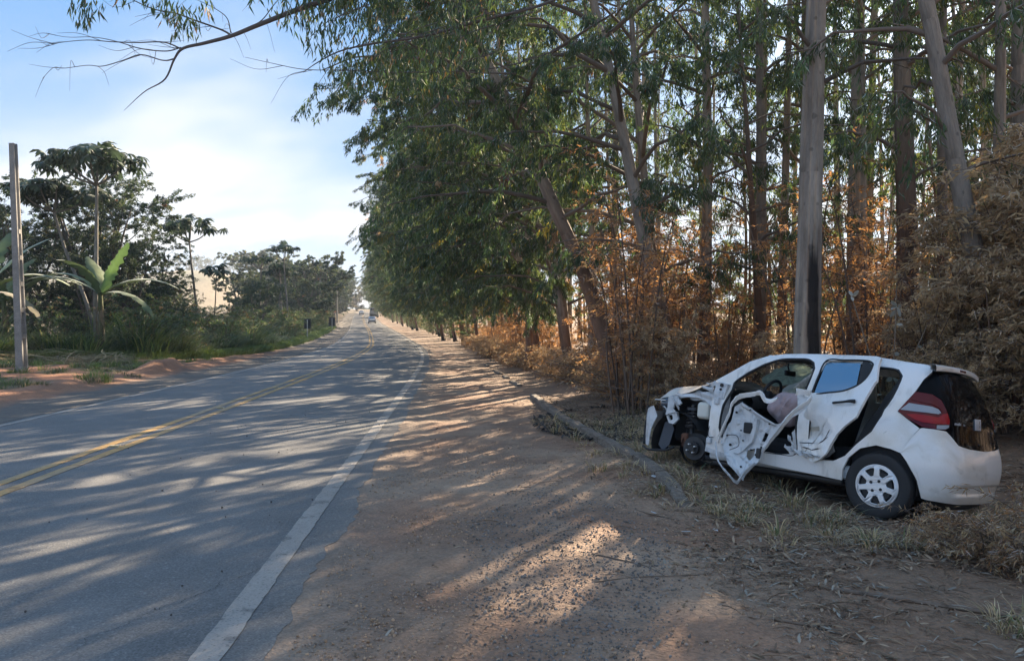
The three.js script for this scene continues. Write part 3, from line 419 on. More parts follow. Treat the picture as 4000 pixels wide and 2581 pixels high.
const broadFar = [0, 1].map((i) => broadTree(630 + i, { h: 9, stems: 5, n: 30, reach: 4.2, leafLen: .26, leafWid: .13, leaves: 46, pal: [[.050, .082, .032], [.068, .098, .036], [.042, .072, .038], [.10, .12, .045]] }));
const broadPaintedSun = broadTree(640, { h: 8, stems: 5, n: 28, reach: 3.8, leafLen: .34, leafWid: .18, leaves: 22, pal: [[.16, .15, .06], [.20, .17, .08], [.12, .13, .05], [.24, .19, .10]] });  // pale tan palette: sunlight on these far trees put into the leaf colour
{
  const R = rng(61);
  for (const [x, d, s, k] of [[-23.4, 37.5, .95, 0], [-21, 39.5, 1.1, 1], [-19.6, 40, .75, 2], [-26, 39, .85, 1], [-22.8, 43, 1.15, 2], [-29, 41, .8, 0], [-19.4, 43, .55, 0], [-31, 44, .9, 1], [-22, 47, .8, 1], [-25.5, 46, 1.0, 0], [-20.2, 37.6, .62, 2], [-22.4, 36.6, .55, 1], [-25.2, 36.4, .6, 0], [-18, 40, .34, 1], [-27.6, 37.4, .6, 2]]) place(broad[k], x, d, R() * 6.28, s, 'dark small leaved tree behind the banana plant', 'dark trees behind the banana plant');
  for (let k = 0; k < 64; k++) { const d = 44 + 85 * R(), x = roadC(d) - 8.6 - 12 * R() * (1 + d / 90); place(broad[k % 3], x, d, R() * 6.28, (.22 + .17 * R()) * (1 + d / 130) * (x / d < -.34 && x / d > -.42 ? .5 : 1), 'low dark green tree on the bank beside the road', 'low trees on the roadside bank'); }
  for (let k = 0; k < 34; k++) { const d = 135 + 170 * R(), x = roadC(d) - 9 - 30 * R() * (d / 150); if (x / d < -.33 && x / d > -.43) continue; place(broadFar[k % 2], x, d, R() * 6.28, 1.0 + .6 * R(), 'green tree on the far bank where the road climbs', 'far trees on the bank'); }
  for (let d = 96; d < 320; d += 5) { const x = roadC(d) - 8 - 9 * R(); place(broadFar[Math.floor(R() * 2)], x, d, R() * 6.28, .55 + .35 * R() + (d > 130 ? .5 : 0), 'green tree crowding the roadside bank', 'trees crowding the bank'); }
  for (let k = 0; k < 10; k++) { const d = 330 + 60 * R(), x = -74 + 44 * R(); place(broadPaintedSun, x, d, R() * 6.28, .9 + .6 * R(), 'tree with sunlight painted into its tan green leaves at the head of the road', 'trees with painted sunlight at the head of the road'); }
  for (let k = 0; k < 12; k++) { const d = 345 + 90 * R(), x = -50 + 60 * R(); place(broadFar[k % 2], x, d, R() * 6.28, 1 + .5 * R(), 'far green tree behind the crest of the road', 'trees behind the crest'); }
  // tall arching grass along the edge of the growth
  for (let d = 24; d < 130; d += d < 60 ? .55 : 2.2) for (let q = 0; q < (d < 60 ? 2 : 1); q++) { const t = vegL(d) - .2 - 3.2 * R() * R() - (d < 34 ? 1.0 : 0), x = roadC(d) + t; if (d < 34 && x > -20 && x < -15.5) continue; place(caneClump[Math.floor(R() * 3)], x, d, R() * 6.28, .28 + .8 * R() * R(), 'clump of tall arching green grass at the edge of the growth', 'tall grass along the bank'); }
  for (let k = 0; k < 40; k++) { const d = 32.5 + 5 * R(), x = -34 + 18 * R(); place(caneClump[k % 3], x, d, R() * 6.28, .6 + .5 * R(), 'clump of tall arching green grass among the trees', 'tall grass among the trees'); }
  for (let d = 34; d < 125; d += .9) { const x = roadC(d) + vegL(d) - .4 - 4 * R(); place(shrubGreen[Math.floor(R() * 2)], x, d, R() * 6.28, .4 + .65 * R(), 'green shrub on the roadside bank', 'green shrubs on the bank'); }
}
// umbrella shaped trees with big lobed leaves
const bigLeafMat = new THREE.MeshPhysicalMaterial({ vertexColors: true, roughness: .9, transmission: .3, thickness: 0, side: THREE.DoubleSide });
const umbLeaf = [0, 1, 2].map((i) => { const R = rng(650 + i), b = new MB(), n = 9; for (let k = 0; k < n; k++) { const a = (k / n) * 5.6 + .3, l = .42 * (.75 + .35 * R()) * (k === 0 || k === n - 1 ? .7 : 1), w = l * .36, c = tint([.05, .075, .042], .7 + .7 * R()), dx = Math.cos(a), dz = Math.sin(a), sx = -dz, sz = dx, at = (f, o, dr) => b.v(dx * l * f + sx * w * o, -dr, dz * l * f + sz * w * o, c); const p = [b.v(0, 0, 0, c), at(.35, -.32, .02), at(.35, .32, .02), at(.7, -.5, .10), at(.7, .5, .10), at(1, 0, .26)]; b.t(p[0], p[1], p[2]); b.t(p[1], p[3], p[2]); b.t(p[2], p[3], p[4]); b.t(p[3], p[5], p[4]); } return b.geo(); });
function cecropia(seed, label, pos, h, crownR, lean = [0, 0], n = 46, group = 'umbrella trees with lobed leaves', stemR = .1) {
  const R = rng(seed), g = thing('umbrella_tree', label, 'tree', pos, group), top = V(lean[0], h * .82, lean[1]), pts = curve([V(0, 0, 0), V(lean[0] * .3, h * .3, lean[1] * .3), V(lean[0] * .75, h * .6, lean[1] * .75), top], 16), tb = new MB();
  tb.tube(pts, (t) => stemR * (1 - .5 * t), 10, (t, a, p, len) => tint([.30, .28, .25], .75 + .45 * fbm(len * 2.2, Math.cos(a), 3, seed))); mesh('trunk', tb.geo(), barkMat, g);
  const arms = 6, ends = [];
  for (let k = 0; k < arms; k++) { const a = k / arms * 6.283 + R() * .6, r = crownR * (.45 + .4 * R()) * (k ? 1 : .1), e = V(top.x + Math.cos(a) * r, top.y + h * .10 + (1 - r / crownR) * h * .07, top.z + Math.sin(a) * r), m = top.clone().lerp(e, .55); m.y -= h * .022; const bb = new MB(); bb.tube(curve([top, m, e], 8), (t) => stemR * .5 * (1 - .4 * t), 6, [.24, .22, .19]); mesh('branch', bb.geo(), barkMat, g); ends.push(e); }
  for (let k = 0; k < n; k++) { const e = ends[k % arms], a = R() * 6.283, r = crownR * .45 * Math.sqrt(R()), l = mesh('leaf', umbLeaf[k % 3], bigLeafMat, g); l.position.set(e.x + Math.cos(a) * r, e.y + .15 + h * .05 * (R() - .3) - r * .35, e.z + Math.sin(a) * r); l.rotation.set((R() - .5) * .9 + Math.sin(a) * .4, R() * 6.28, (R() - .5) * .9 - Math.cos(a) * .4); l.scale.setScalar(.85 + .5 * R()); }
  return g;
}
cecropia(661, 'umbrella tree with a broad dark crown on a straight pale stem behind the banana', spot(-18.7, 35), 9.3, 2.1, [.1, 0], 92, undefined, .12);
cecropia(662, 'umbrella tree leaning away beside the concrete pole', spot(-19.0, 36), 8.0, 1.9, [-2.1, 0], 80, undefined, .10);
cecropia(663, 'umbrella tree with a small flat crown standing alone above the bank', spot(-18.4, 46), 7.6, 1.9, [-.6, 0], 46, undefined, .09);
cecropia(664, 'slight umbrella tree with two thin stems by the lone flat crown', spot(-18.2, 47.5), 5.0, .9, [.2, 0], 12, undefined, .05);
cecropia(665, 'ragged umbrella tree with bare upper branches on the bank', spot(-25.6, 79), 8.2, 2.2, [.2, 0], 36, undefined, .12);
cecropia(666, 'umbrella tree with a drooping dark crown above the low trees', spot(-24.0, 80), 7.0, 1.7, [.3, 0], 36, undefined, .10);
cecropia(667, 'tallest slim umbrella tree above the low trees on the bank', spot(-22.0, 77), 9.2, 1.3, [-.5, 0], 30, undefined, .10);
cecropia(668, 'slim umbrella tree between two others on the bank', spot(-22.9, 78), 7.3, 1.3, [-.3, 0], 22, undefined, .09);
// banana plants
function bananaLeaf(R, L, W, bend, col, tear = .5) {                       // a long blade with torn edges along a curved midrib
  const b = new MB(), n = 22, mid = (t) => V(Math.sin(bend * t) / bend * L, (1 - Math.cos(bend * t)) / -bend * L, 0); let rows = [];
  for (let k = 0; k <= n; k++) { const t = k / n, p = mid(t), w = W * .5 * Math.pow(Math.sin(Math.PI * clamp(t * .93 + .05)), .55), c = tint(col, .8 + .35 * R()), l = R() < tear ? w * (.55 + .3 * R()) : w, r = R() < tear ? w * (.55 + .3 * R()) : w, q = .28; rows.push([b.v(p.x, p.y - l * q, p.z - l, c), b.v(p.x, p.y, p.z, tint(col, 1.3)), b.v(p.x, p.y - r * q, p.z + r, c)]); }
  for (let k = 0; k < n; k++) { const [a, m, c] = rows[k], [a2, m2, c2] = rows[k + 1]; b.t(a, m, a2); b.t(m, m2, a2); b.t(m, c, m2); b.t(c, c2, m2); }
  return b.geo();
}
function banana(seed, label, pos, h, leaves, skirt = 14) {
  const R = rng(seed), g = thing('banana_plant', label, 'banana plant', pos, 'banana plants'), st = new MB(), pts = curve([V(0, 0, 0), V(.03, h * .3, 0), V(0, h * .6, .03)], 10);
  st.tube(pts, (t) => .17 * (1 - .5 * t), 12, (t, a, p, len) => mix3([.16, .12, .07], [.12, .15, .06], clamp(t + .4 * (fbm(len * 3, a, 3, 5) - .5)))); mesh('stem', st.geo(), barkMat, g);
  for (const [az, el, L, W, bend, col, roll = 0] of leaves) { const m = mesh('leaf', bananaLeaf(R, L * 1.2, W * 1.15, bend * 1.35, col, .6), bigLeafMat, g); m.position.set(0, h * .58, 0); m.rotation.set(roll, az, el, 'YZX'); }
  for (let k = 0; k < skirt; k++) { const m = mesh('dead_leaf', bananaLeaf(R, .9 + .6 * R(), .26, .6, [.20, .15, .09], .8), dryMat, g); m.position.set(0, h * (.22 + .34 * R()), 0); m.rotation.set((R() - .5) * .6, R() * 6.28, -1.35 + .15 * R(), 'YZX'); m.translateX(.1); }
  return g;
}
const BAN = [.085, .125, .05], BANP = [.15, .19, .09];
banana(671, 'banana plant with an upright bright leaf and a skirt of dead leaves', spot(-17.4, 33), 4.6, [[.4, 1.25, 2.1, .62, .25, [.13, .21, .05], .9], [.1, .75, 2.9, .55, 1.0, BANP], [-.35, .35, 2.7, .5, 1.0, BAN], [3.0, .95, 3.3, .55, 1.3, BANP], [3.5, .8, 3.1, .5, 1.1, BAN], [1.9, 1.1, 2.4, .55, .8, BAN, .6], [-1.7, 1.05, 2.6, .55, .9, BAN], [2.4, 1.2, 1.9, .5, .5, BANP]], 16);
banana(672, 'banana plant standing behind the concrete pole with ragged leaves', spot(-20.6, 30.5), 4.4, [[.1, .85, 2.9, .6, 1.1, BAN], [.7, 1.2, 2.8, .6, .6, BAN], [2.9, .9, 2.6, .55, 1.0, BAN], [-1.0, .8, 2.6, .55, 1.0, BANP], [1.7, 1.25, 2.8, .6, .5, BAN], [-.2, .3, 2.4, .5, 1.0, [.2, .17, .1]]], 12);
banana(673, 'smaller banana plant half hidden in the growth by the pole', spot(-21.8, 33.5), 4.0, [[.1, .95, 3.0, .5, 1.1, BANP], [3.1, .8, 2.4, .5, 1.0, BAN], [1.5, 1.2, 2.4, .5, .6, BAN], [-1.2, .9, 2.4, .5, .9, BAN]], 8);
// concrete pole with a slight lean
const concreteMat = new THREE.MeshStandardMaterial({ color: new THREE.Color(.33, .32, .305), map: grainTex, bumpMap: grainBump, bumpScale: .006, roughness: .9 });
function pole(label, x, d, h, w, lean, steps_ = 5) {
  const g = thing('concrete_pole', label, 'utility pole', spot(x, d, .3), 'concrete poles along the road'); const s = new THREE.Shape(); s.moveTo(-w / 2, -w * .6); s.lineTo(w / 2, -w * .6); s.lineTo(w / 2, -w * .35); s.lineTo(w * .22, -w * .2); s.lineTo(w * .22, w * .2); s.lineTo(w / 2, w * .35); s.lineTo(w / 2, w * .6); s.lineTo(-w / 2, w * .6); s.closePath();
  const e = new THREE.ExtrudeGeometry(s, { depth: h, steps: 1, bevelEnabled: false }); e.rotateX(-Math.PI / 2); const p = e.attributes.position; for (let i = 0; i < p.count; i++) { const k = 1 - .35 * p.getY(i) / h; p.setX(i, p.getX(i) * k); p.setZ(i, p.getZ(i) * k); } e.computeVertexNormals(); mesh('shaft', e, concreteMat, g);
  for (let k = 1; k <= steps_; k++) mesh('web', new THREE.BoxGeometry(w * .3, .14, w * .5), concreteMat, g).position.set(w * .30, h * (.08 + .11 * k), 0);
  g.rotation.z = lean; return g;
}
pole('tall grey concrete pole leaning slightly at the edge of the cleared ground', -15.7, 25, 7.6, .245, .033);
pole('concrete pole standing on the bank beyond the road sign', -31.5, 128, 8, .30, -.01, 0);
pole('concrete pole further up the bank past the second sign', -37, 165, 8, .30, 0, 0);
// road signs seen from behind
const signBack = new THREE.MeshStandardMaterial({ color: new THREE.Color(.035, .037, .042), roughness: .6 }), postMat = new THREE.MeshStandardMaterial({ color: new THREE.Color(.5, .5, .48), roughness: .7 });
function signBoard(label, x, d, w, h, low) { const g = thing('road_sign', label, 'road sign', spot(x, d), 'backs of road signs'); mesh('post', new THREE.CylinderGeometry(.05, .05, low + h * .9, 8).translate(0, (low + h * .9) / 2, .06), postMat, g); mesh('board', new RoundedBoxGeometry(w, h, .03, 2, .01).translate(0, low + h / 2, 0), signBack, g); for (const k of [.25, .75]) mesh('bracket', new THREE.BoxGeometry(w * .8, .04, .03).translate(0, low + h * k, .03), signBack, g); return g; }
signBoard('back of a dark road sign on a pale post by the grass bank', -19.4, 74, .62, .95, 1.1);
signBoard('back of a dark road sign further up the grass bank', -24.9, 108, .95, 1.25, .7);
// hill behind
{
  const hillMat = new THREE.MeshStandardMaterial({ vertexColors: true, roughness: 1, map: grainTex }), b = new MB(), nx = 80, nz = 30;
  for (let j = 0; j <= nz; j++) for (let i = 0; i <= nx; i++) { const x = -420 + 440 * i / nx, z = -(300 + 260 * j / nz), q = j / nz; const rise = 36 * sst(0, .75, q) * (1 - sst(-190, -95, x) * .92) * (.8 + .35 * fbm(x * .012, q * 2, 3, 300)); const f = fbm(x * .03, z * .03, 4, 301); b.v(x, -2 + rise + 2 * f, z, mix3(mix3([.36, .27, .16], [.28, .22, .12], f), [.16, .16, .07], sst(.55, .7, fbm(x * .05, z * .02, 3, 302)) * .6), x * .02, z * .02); }
  for (let j = 0; j < nz; j++) for (let i = 0; i < nx; i++) { const a = j * (nx + 1) + i; b.t(a, a + 1, a + nx + 1); b.t(a + 1, a + nx + 2, a + nx + 1); }
  tag(mesh('hill', b.geo(), hillMat), 'tan grassy hill behind the roadside trees', 'hill', null, 'structure');
  const R = rng(303); for (let k = 0; k < 46; k++) { const x = -300 + 250 * R(), q = .62 + .3 * R(), z = -(300 + 260 * q), rise = 36 * sst(0, .75, q) * (1 - sst(-190, -95, x) * .92) * (.8 + .35 * fbm(x * .012, q * 2, 3, 300)); const o = copyOf(broadFar[k % 2], 'tree on the crest of the tan hill', 'trees on the hill'); o.position.set(x, -2.5 + rise, z); o.rotation.y = R() * 6.28; o.scale.setScalar(.7 + .6 * R()); }
}
// ---------------------------------------------------------------- the wrecked white hatchback (x forward, y up, z to its right; metres from the ground below the rear axle)
const dirtTex = dataTex(512, (u, v) => { const a = fbm(u * 3, v * 3, 5, 711, 3), b = fbm(u * 24, v * 7, 3, 712, 0), s = vnoise(u * 160, v * 160, 713); let k = 1 - .16 * sst(.45, .75, a) - .16 * sst(.58, .75, b) * sst(.4, .6, a) - .10 * (s > .88 ? 1 : 0); return [k, k * (1 - .035 * sst(.4, .7, a)), k * (1 - .10 * sst(.4, .7, a))]; });
const paint = new THREE.MeshPhysicalMaterial({ color: new THREE.Color(.80, .79, .77), map: dirtTex, roughness: .34, clearcoat: .7, clearcoatRoughness: .08, side: THREE.DoubleSide });
const scuffTex = dataTex(512, (u, v) => { const a = fbm(u * 6, v * 9, 4, 701), b = fbm(u * 40, v * 14, 3, 702); let k = .92 - .16 * sst(.5, .72, a) - .16 * sst(.62, .78, b); return [k, k * .985, k * .96]; });
const rawPaint = new THREE.MeshPhysicalMaterial({ color: new THREE.Color(.62, .65, .68), map: scuffTex, roughness: .5, clearcoat: .2, side: THREE.DoubleSide });
const blackPlastic = new THREE.MeshStandardMaterial({ color: new THREE.Color(.018, .018, .019), roughness: .7, side: THREE.DoubleSide }), blackGloss = new THREE.MeshPhysicalMaterial({ color: new THREE.Color(.004, .004, .005), roughness: .07, specularIntensity: .12, side: THREE.DoubleSide });
const rubber = new THREE.MeshStandardMaterial({ color: new THREE.Color(.022, .022, .023), roughness: .8, side: THREE.DoubleSide }), silver = new THREE.MeshPhysicalMaterial({ color: new THREE.Color(.62, .63, .64), roughness: .32, metalness: .35, clearcoat: .4, side: THREE.DoubleSide }), steelDark = new THREE.MeshStandardMaterial({ color: new THREE.Color(.05, .05, .052), roughness: .5, metalness: .6 });
const redLens = new THREE.MeshPhysicalMaterial({ color: new THREE.Color(.30, .008, .012), roughness: .12, specularIntensity: .6, side: THREE.DoubleSide }), redDark = new THREE.MeshPhysicalMaterial({ color: new THREE.Color(.10, .005, .008), roughness: .12, specularIntensity: .6, side: THREE.DoubleSide }), clearLens = new THREE.MeshPhysicalMaterial({ color: new THREE.Color(.30, .32, .35), roughness: .2, specularIntensity: .8, side: THREE.DoubleSide });
const glassMat = new THREE.MeshPhysicalMaterial({ color: new THREE.Color(.62, .68, .68), roughness: .02, transmission: 1, thickness: 0, side: THREE.DoubleSide });
const seatMat = new THREE.MeshStandardMaterial({ color: new THREE.Color(.02, .02, .022), roughness: .95, side: THREE.DoubleSide }), liningMat = new THREE.MeshStandardMaterial({ color: new THREE.Color(.16, .155, .15), roughness: .95, side: THREE.DoubleSide });
const rustMat = new THREE.MeshStandardMaterial({ color: new THREE.Color(.16, .07, .04), map: grainTex, roughness: .9 }), milkyMat = new THREE.MeshPhysicalMaterial({ color: new THREE.Color(.66, .64, .56), roughness: .6, clearcoat: .2 }), bagMat = new THREE.MeshStandardMaterial({ color: new THREE.Color(.36, .27, .27), roughness: .95, side: THREE.DoubleSide });

const car = thing('wrecked_car', 'white hatchback with its front and side torn open, resting on the grass beside the thicket', 'car', [3.852, -0.108, -7.538]);
car.rotation.set(0.125, 2.298, 0.0019, 'YZX');
const bw = poly([.1, .3, .5, .75, .9, 1.05, 1.25, 1.42, 1.5], [.755, .795, .815, .82, .805, .755, .675, .585, .49]), bR = poly([.1, .25, .45, .62, .75, .95, 1.15, 1.35, 1.42, 1.5], [.50, .57, .60, .595, .565, .535, .475, .38, .33, .24]);
const CA = .50, CB = .42, CL = .72, CN = 2 / 2.3;
function body(u, y) {                                            // a point on the outer skin: u runs back along the side and round the tail
  const w = bw(y), r = bR(y), uc = r - CA, half = uc + CL + (w - CB); let sg = -1, x, z; if (u > half) { u = 2 * half - u; sg = 1; }
  if (u <= uc) { x = -u; z = w * (1 - .02 * ((x - .9) / 1.2) ** 2); }
  else if (u < uc + CL) { const th = (u - uc) / CL * Math.PI / 2; x = -(r - CA) - CA * Math.sin(th) ** CN; z = (w - CB) + CB * Math.max(0, Math.cos(th)) ** CN; const k = 1 - .02 * ((-uc - .9) / 1.2) ** 2; z *= lerp(k, 1, th / 1.571); }
  else { z = (w - CB) - (u - uc - CL); x = -r - .015 * (1 - (z / (w - CB)) ** 2); }
  return V(x, y, sg * z);
}
const tailMid = (y) => bR(y) - CA + CL + bw(y) - CB, mirU = ([u, y]) => [2 * tailMid(y) - u, y];
function dense(pts, smooth, step = .03) {
  let q = pts.map(([a, b]) => V(a, b, 0)); if (smooth) q = new THREE.CatmullRomCurve3(q, true, 'centripetal', .5).getSpacedPoints(Math.max(20, pts.length * 8)).slice(0, -1);
  const o = []; q.forEach((p, i) => { const n = q[(i + 1) % q.length], m = Math.max(1, Math.ceil(p.distanceTo(n) / step)); for (let k = 0; k < m; k++) { const v = p.clone().lerp(n, k / m); o.push(new THREE.Vector2(v.x, v.y)); } }); return o;
}
// a sheet cut to an outline on a curved surface, with folded edges of some thickness
function panel(outline, surf, { holes = [], thick = .012, edge = .06, off = 0, smooth = false, disp = null, uvk = 1 } = {}) {
  const con = dense(outline, smooth), hs = holes.map((h) => dense(h.pts || h, h.smooth ?? false)); const sh = new THREE.Shape(con); for (const h of hs) sh.holes.push(new THREE.Path(h));
  let g = new TessellateModifier(edge, 7).modify(new THREE.ShapeGeometry(sh)); g = g.index ? g.toNonIndexed() : g; const p = g.attributes.position, b = new MB(), nn = [], key = new Map();
  const mid = con.reduce((a, v) => a.add(v), new THREE.Vector2()).multiplyScalar(1 / con.length), base = (u, y) => { const e = .004, a = surf(u + e, y).sub(surf(u - e, y)), c = surf(u, y + e).sub(surf(u, y - e)); return a.cross(c).normalize(); }, sgn = base(mid.x, mid.y).dot(surf(mid.x, mid.y).sub(V(.9, .7, 0))) > 0 ? 1 : -1;
  const at = (u, y) => { const q = surf(u, y), n = base(u, y).multiplyScalar(sgn), k = off + (disp ? disp(u, y) : 0); return [q.addScaledVector(n, k), n]; };
  const N = (u, y) => { if (!disp) return at(u, y)[1]; const e = .006, a = at(u + e, y)[0].sub(at(u - e, y)[0]), c = at(u, y + e)[0].sub(at(u, y - e)[0]); return a.cross(c).normalize().multiplyScalar(sgn); };
  const vert = (u, y, back) => { const k = `${u.toFixed(4)},${y.toFixed(4)},${back}`; if (key.has(k)) return key.get(k); const [q] = at(u, y), n = N(u, y); if (back) { q.addScaledVector(n, -thick); n.negate(); } const i = b.v(q.x, q.y, q.z, [1, 1, 1], u * uvk, y * uvk); nn.push(n.x, n.y, n.z); key.set(k, i); return i; };
  for (const back of thick ? [0, 1] : [0]) for (let i = 0; i < p.count; i += 3) { const v = [0, 1, 2].map((k) => vert(p.getX(i + k), p.getY(i + k), back)); (back ? sgn < 0 : sgn > 0) ? b.t(v[0], v[1], v[2]) : b.t(v[0], v[2], v[1]); }
  if (thick) for (const c of [con, ...hs]) for (let i = 0; i < c.length; i++) { const m = c[i], n = c[(i + 1) % c.length], q = [at(m.x, m.y), at(n.x, n.y)], pts = [q[0][0], q[1][0], q[1][0].clone().addScaledVector(q[1][1], -thick), q[0][0].clone().addScaledVector(q[0][1], -thick)], fn = pts[1].clone().sub(pts[0]).cross(pts[3].clone().sub(pts[0])).normalize(), id = pts.map((v) => { const k = b.v(v.x, v.y, v.z, [1, 1, 1], m.x * uvk, m.y * uvk); nn.push(fn.x, fn.y, fn.z); return k; }); b.t(id[0], id[1], id[2]); b.t(id[0], id[2], id[3]); }
  const o = b.geo(false); o.setAttribute('normal', new THREE.Float32BufferAttribute(nn, 3)); return o;
}
const flatAt = (z, lean = 0, tw = 0) => (x, y) => V(x, y, z + lean * (y - .6) + tw * (x - 1.2));        // an upright sheet along the car; u is x here
const cpart = (name, geo, mat, label, parent = car) => { const m = mesh(name, geo, mat, parent); if (label) m.userData.label = label; return m; };
const rbox = (sx, sy, sz, r = .02, x = 0, y = 0, z = 0) => new RoundedBoxGeometry(sx, sy, sz, 3, r).translate(x, y, z);
const tubeG = (pts, r, seg = 8) => { const b = new MB(); b.tube(curve(pts.map((p) => V(...p)), pts.length * 5), typeof r === 'function' ? r : () => r, seg, [1, 1, 1]); return b.geo(); };

// --- skin
const FRONT_HOLE = [[-1.587, 1.059], [-1.588, 1.132], [-1.466, 1.25], [-1.292, 1.359], [-1.122, 1.415], [-0.954, 1.429], [-0.82, 1.426], [-0.757, 1.395], [-0.726, 1.331], [-0.735, 1.219], [-0.767, 1.002], [-0.781, 0.753], [-0.766, 0.474], [-0.952, 0.447], [-1.418, 0.467], [-1.607, 0.511], [-1.672, 0.637], [-1.652, 0.878]];
const REAR_HOLE = [[-0.61, 1.399], [-0.368, 1.401], [-0.118, 1.381], [0.026, 1.361], [0.074, 1.301], [0.068, 1.187], [0.054, 1.094], [0.014, 0.92], [-0.061, 0.767], [-0.19, 0.639], [-0.292, 0.518], [-0.401, 0.457], [-0.614, 0.44], [-0.656, 0.508], [-0.66, 0.799], [-0.622, 1.101]];
const SIDE = [[-1.826, 0.384], [-1.069, 0.327], [-0.628, 0.306], [-0.32, 0.288], [-0.313, 0.392], [-0.26, 0.507], [-0.158, 0.604], [-0.015, 0.65], [0.103, 0.633], [0.171, 0.606], [0.23, 0.735], [0.296, 0.839], [0.201, 0.904], [0.111, 0.972], [0.204, 1.162], [0.253, 1.284], [0.323, 1.365], [0.31, 1.425], [0.167, 1.431], [0.025, 1.444], [-0.181, 1.471], [-0.473, 1.483], [-0.719, 1.485], [-0.966, 1.48], [-1.13, 1.471], [-1.295, 1.44], [-1.474, 1.37], [-1.629, 1.262], [-1.809, 1.144], [-1.786, 1.032], [-1.787, 0.872], [-1.791, 0.689], [-1.8, 0.472]];
cpart('side_panel', panel(SIDE, body, { holes: [FRONT_HOLE, REAR_HOLE], thick: .03, edge: .05 }), paint);
const right = (u, y) => { const p = body(u, y); p.z = -p.z; return p; };
const WIN_F = [[-1.60, 1.06], [-1.5, 1.2], [-1.3, 1.32], [-1.1, 1.37], [-.82, 1.385], [-.78, 1.3], [-.80, 1.07]], WIN_R = [[-.70, 1.07], [-.66, 1.37], [-.2, 1.37], [-.10, 1.3], [-.15, 1.18], [-.3, 1.11]];
cpart('side_panel', panel(SIDE, right, { holes: [WIN_F, WIN_R], thick: .03, edge: .09 }), paint);
cpart('window', panel(WIN_F, right, { thick: .004, off: -.012 }), glassMat); cpart('window', panel(WIN_R, right, { thick: .004, off: -.012 }), glassMat);
// black seals round the open door frames
const rim = (pts, surf, r, off) => { const q = dense(pts, true).map((v) => surf(v.x, v.y)); q.push(q[0].clone()); const b = new MB(); b.tube(q.map((v) => V(v.x, v.y, v.z + off)), () => r, 6, [1, 1, 1], { cap: false }); return b.geo(); };
cpart('door_seal', rim(FRONT_HOLE.map(([u, y]) => [u + (u < -1.2 ? .012 : -.012), y - (y > 1.2 ? .012 : 0)]), body, .014, .012), rubber); cpart('door_seal', rim(REAR_HOLE.map(([u, y]) => [u - (u > -.3 ? .012 : 0), y - .012]), body, .013, .012), rubber);
// rear bumper with a recessed band low down
const LB = [[0.328, 0.232], [0.296, 0.397], [0.219, 0.545], [0.178, 0.614], [0.237, 0.743], [0.308, 0.844], [0.417, 0.841], [0.529, 0.833], [0.593, 0.787], [0.674, 0.717], [0.95, 0.679]];
{
  const lin = (xs, ys) => (x) => { for (let i = 1; i < xs.length; i++) if (x <= xs[i]) return lerp(ys[i - 1], ys[i], clamp((x - xs[i - 1]) / (xs[i] - xs[i - 1]))); return ys.at(-1); };
  const tp = lin([.178, .237, .300, .318, .417, .529, .593, .674, .8, .95, 1.2], [.616, .743, .838, .843, .841, .833, .787, .717, .690, .679, .676]), bt = lin([.178, .219, .296, .328, .36, .5, .75, 1.2], [.606, .545, .397, .24, .232, .222, .208, .20]);
  const skin = (a, c) => { const m = 1 - Math.abs(a * 2 - 1), u = .178 + (1.14 - .178) * Math.pow(m, 1.15), y = lerp(bt(u), tp(u), c), mid = tailMid(y), uu = lerp(u, mid, sst(.7, 1.14, u)); const ur = a < .5 ? Math.min(uu, mid) : 2 * mid - Math.min(uu, mid), q = body(ur, y), t1 = body(ur + .008, y).sub(body(ur - .008, y)), t2 = body(ur, y + .008).sub(body(ur, y - .008)), n = t1.cross(t2).normalize(); return q.addScaledVector(n, .012 + .014 * Math.exp(-(((y - .5) / .2) ** 2)) - .020 * sst(.55, .72, u) * sst(.275, .30, y) * (1 - sst(.35, .38, y))); };
  cpart('rear_bumper', sheet(skin, 110, 40), paint);
}
cpart('bumper_underside', panel([[.36, .215], [.75, .19], [1.2, .185], [1.7, .2], [1.7, .14], [1.2, .11], [.75, .115], [.4, .14]], body, { thick: .01, off: -.05 }), blackPlastic);
// black glass tailgate
const GL = [[0.329, 1.356], [0.256, 1.277], [0.21, 1.163], [0.352, 1.152], [0.449, 1.108], [0.525, 1.017], [0.571, 0.939], [0.571, 0.877], [0.533, 0.839], [0.603, 0.782], [0.679, 0.718], [0.95, 0.679]];
const gate = cpart('tailgate', panel([...GL.map(([u, y]) => [u + .006, y]), ...GL.slice().reverse().map(([u, y]) => mirU([u + .006, y]))], body, { thick: .03, edge: .06, off: .004 }), blackGloss, 'black glass tailgate');
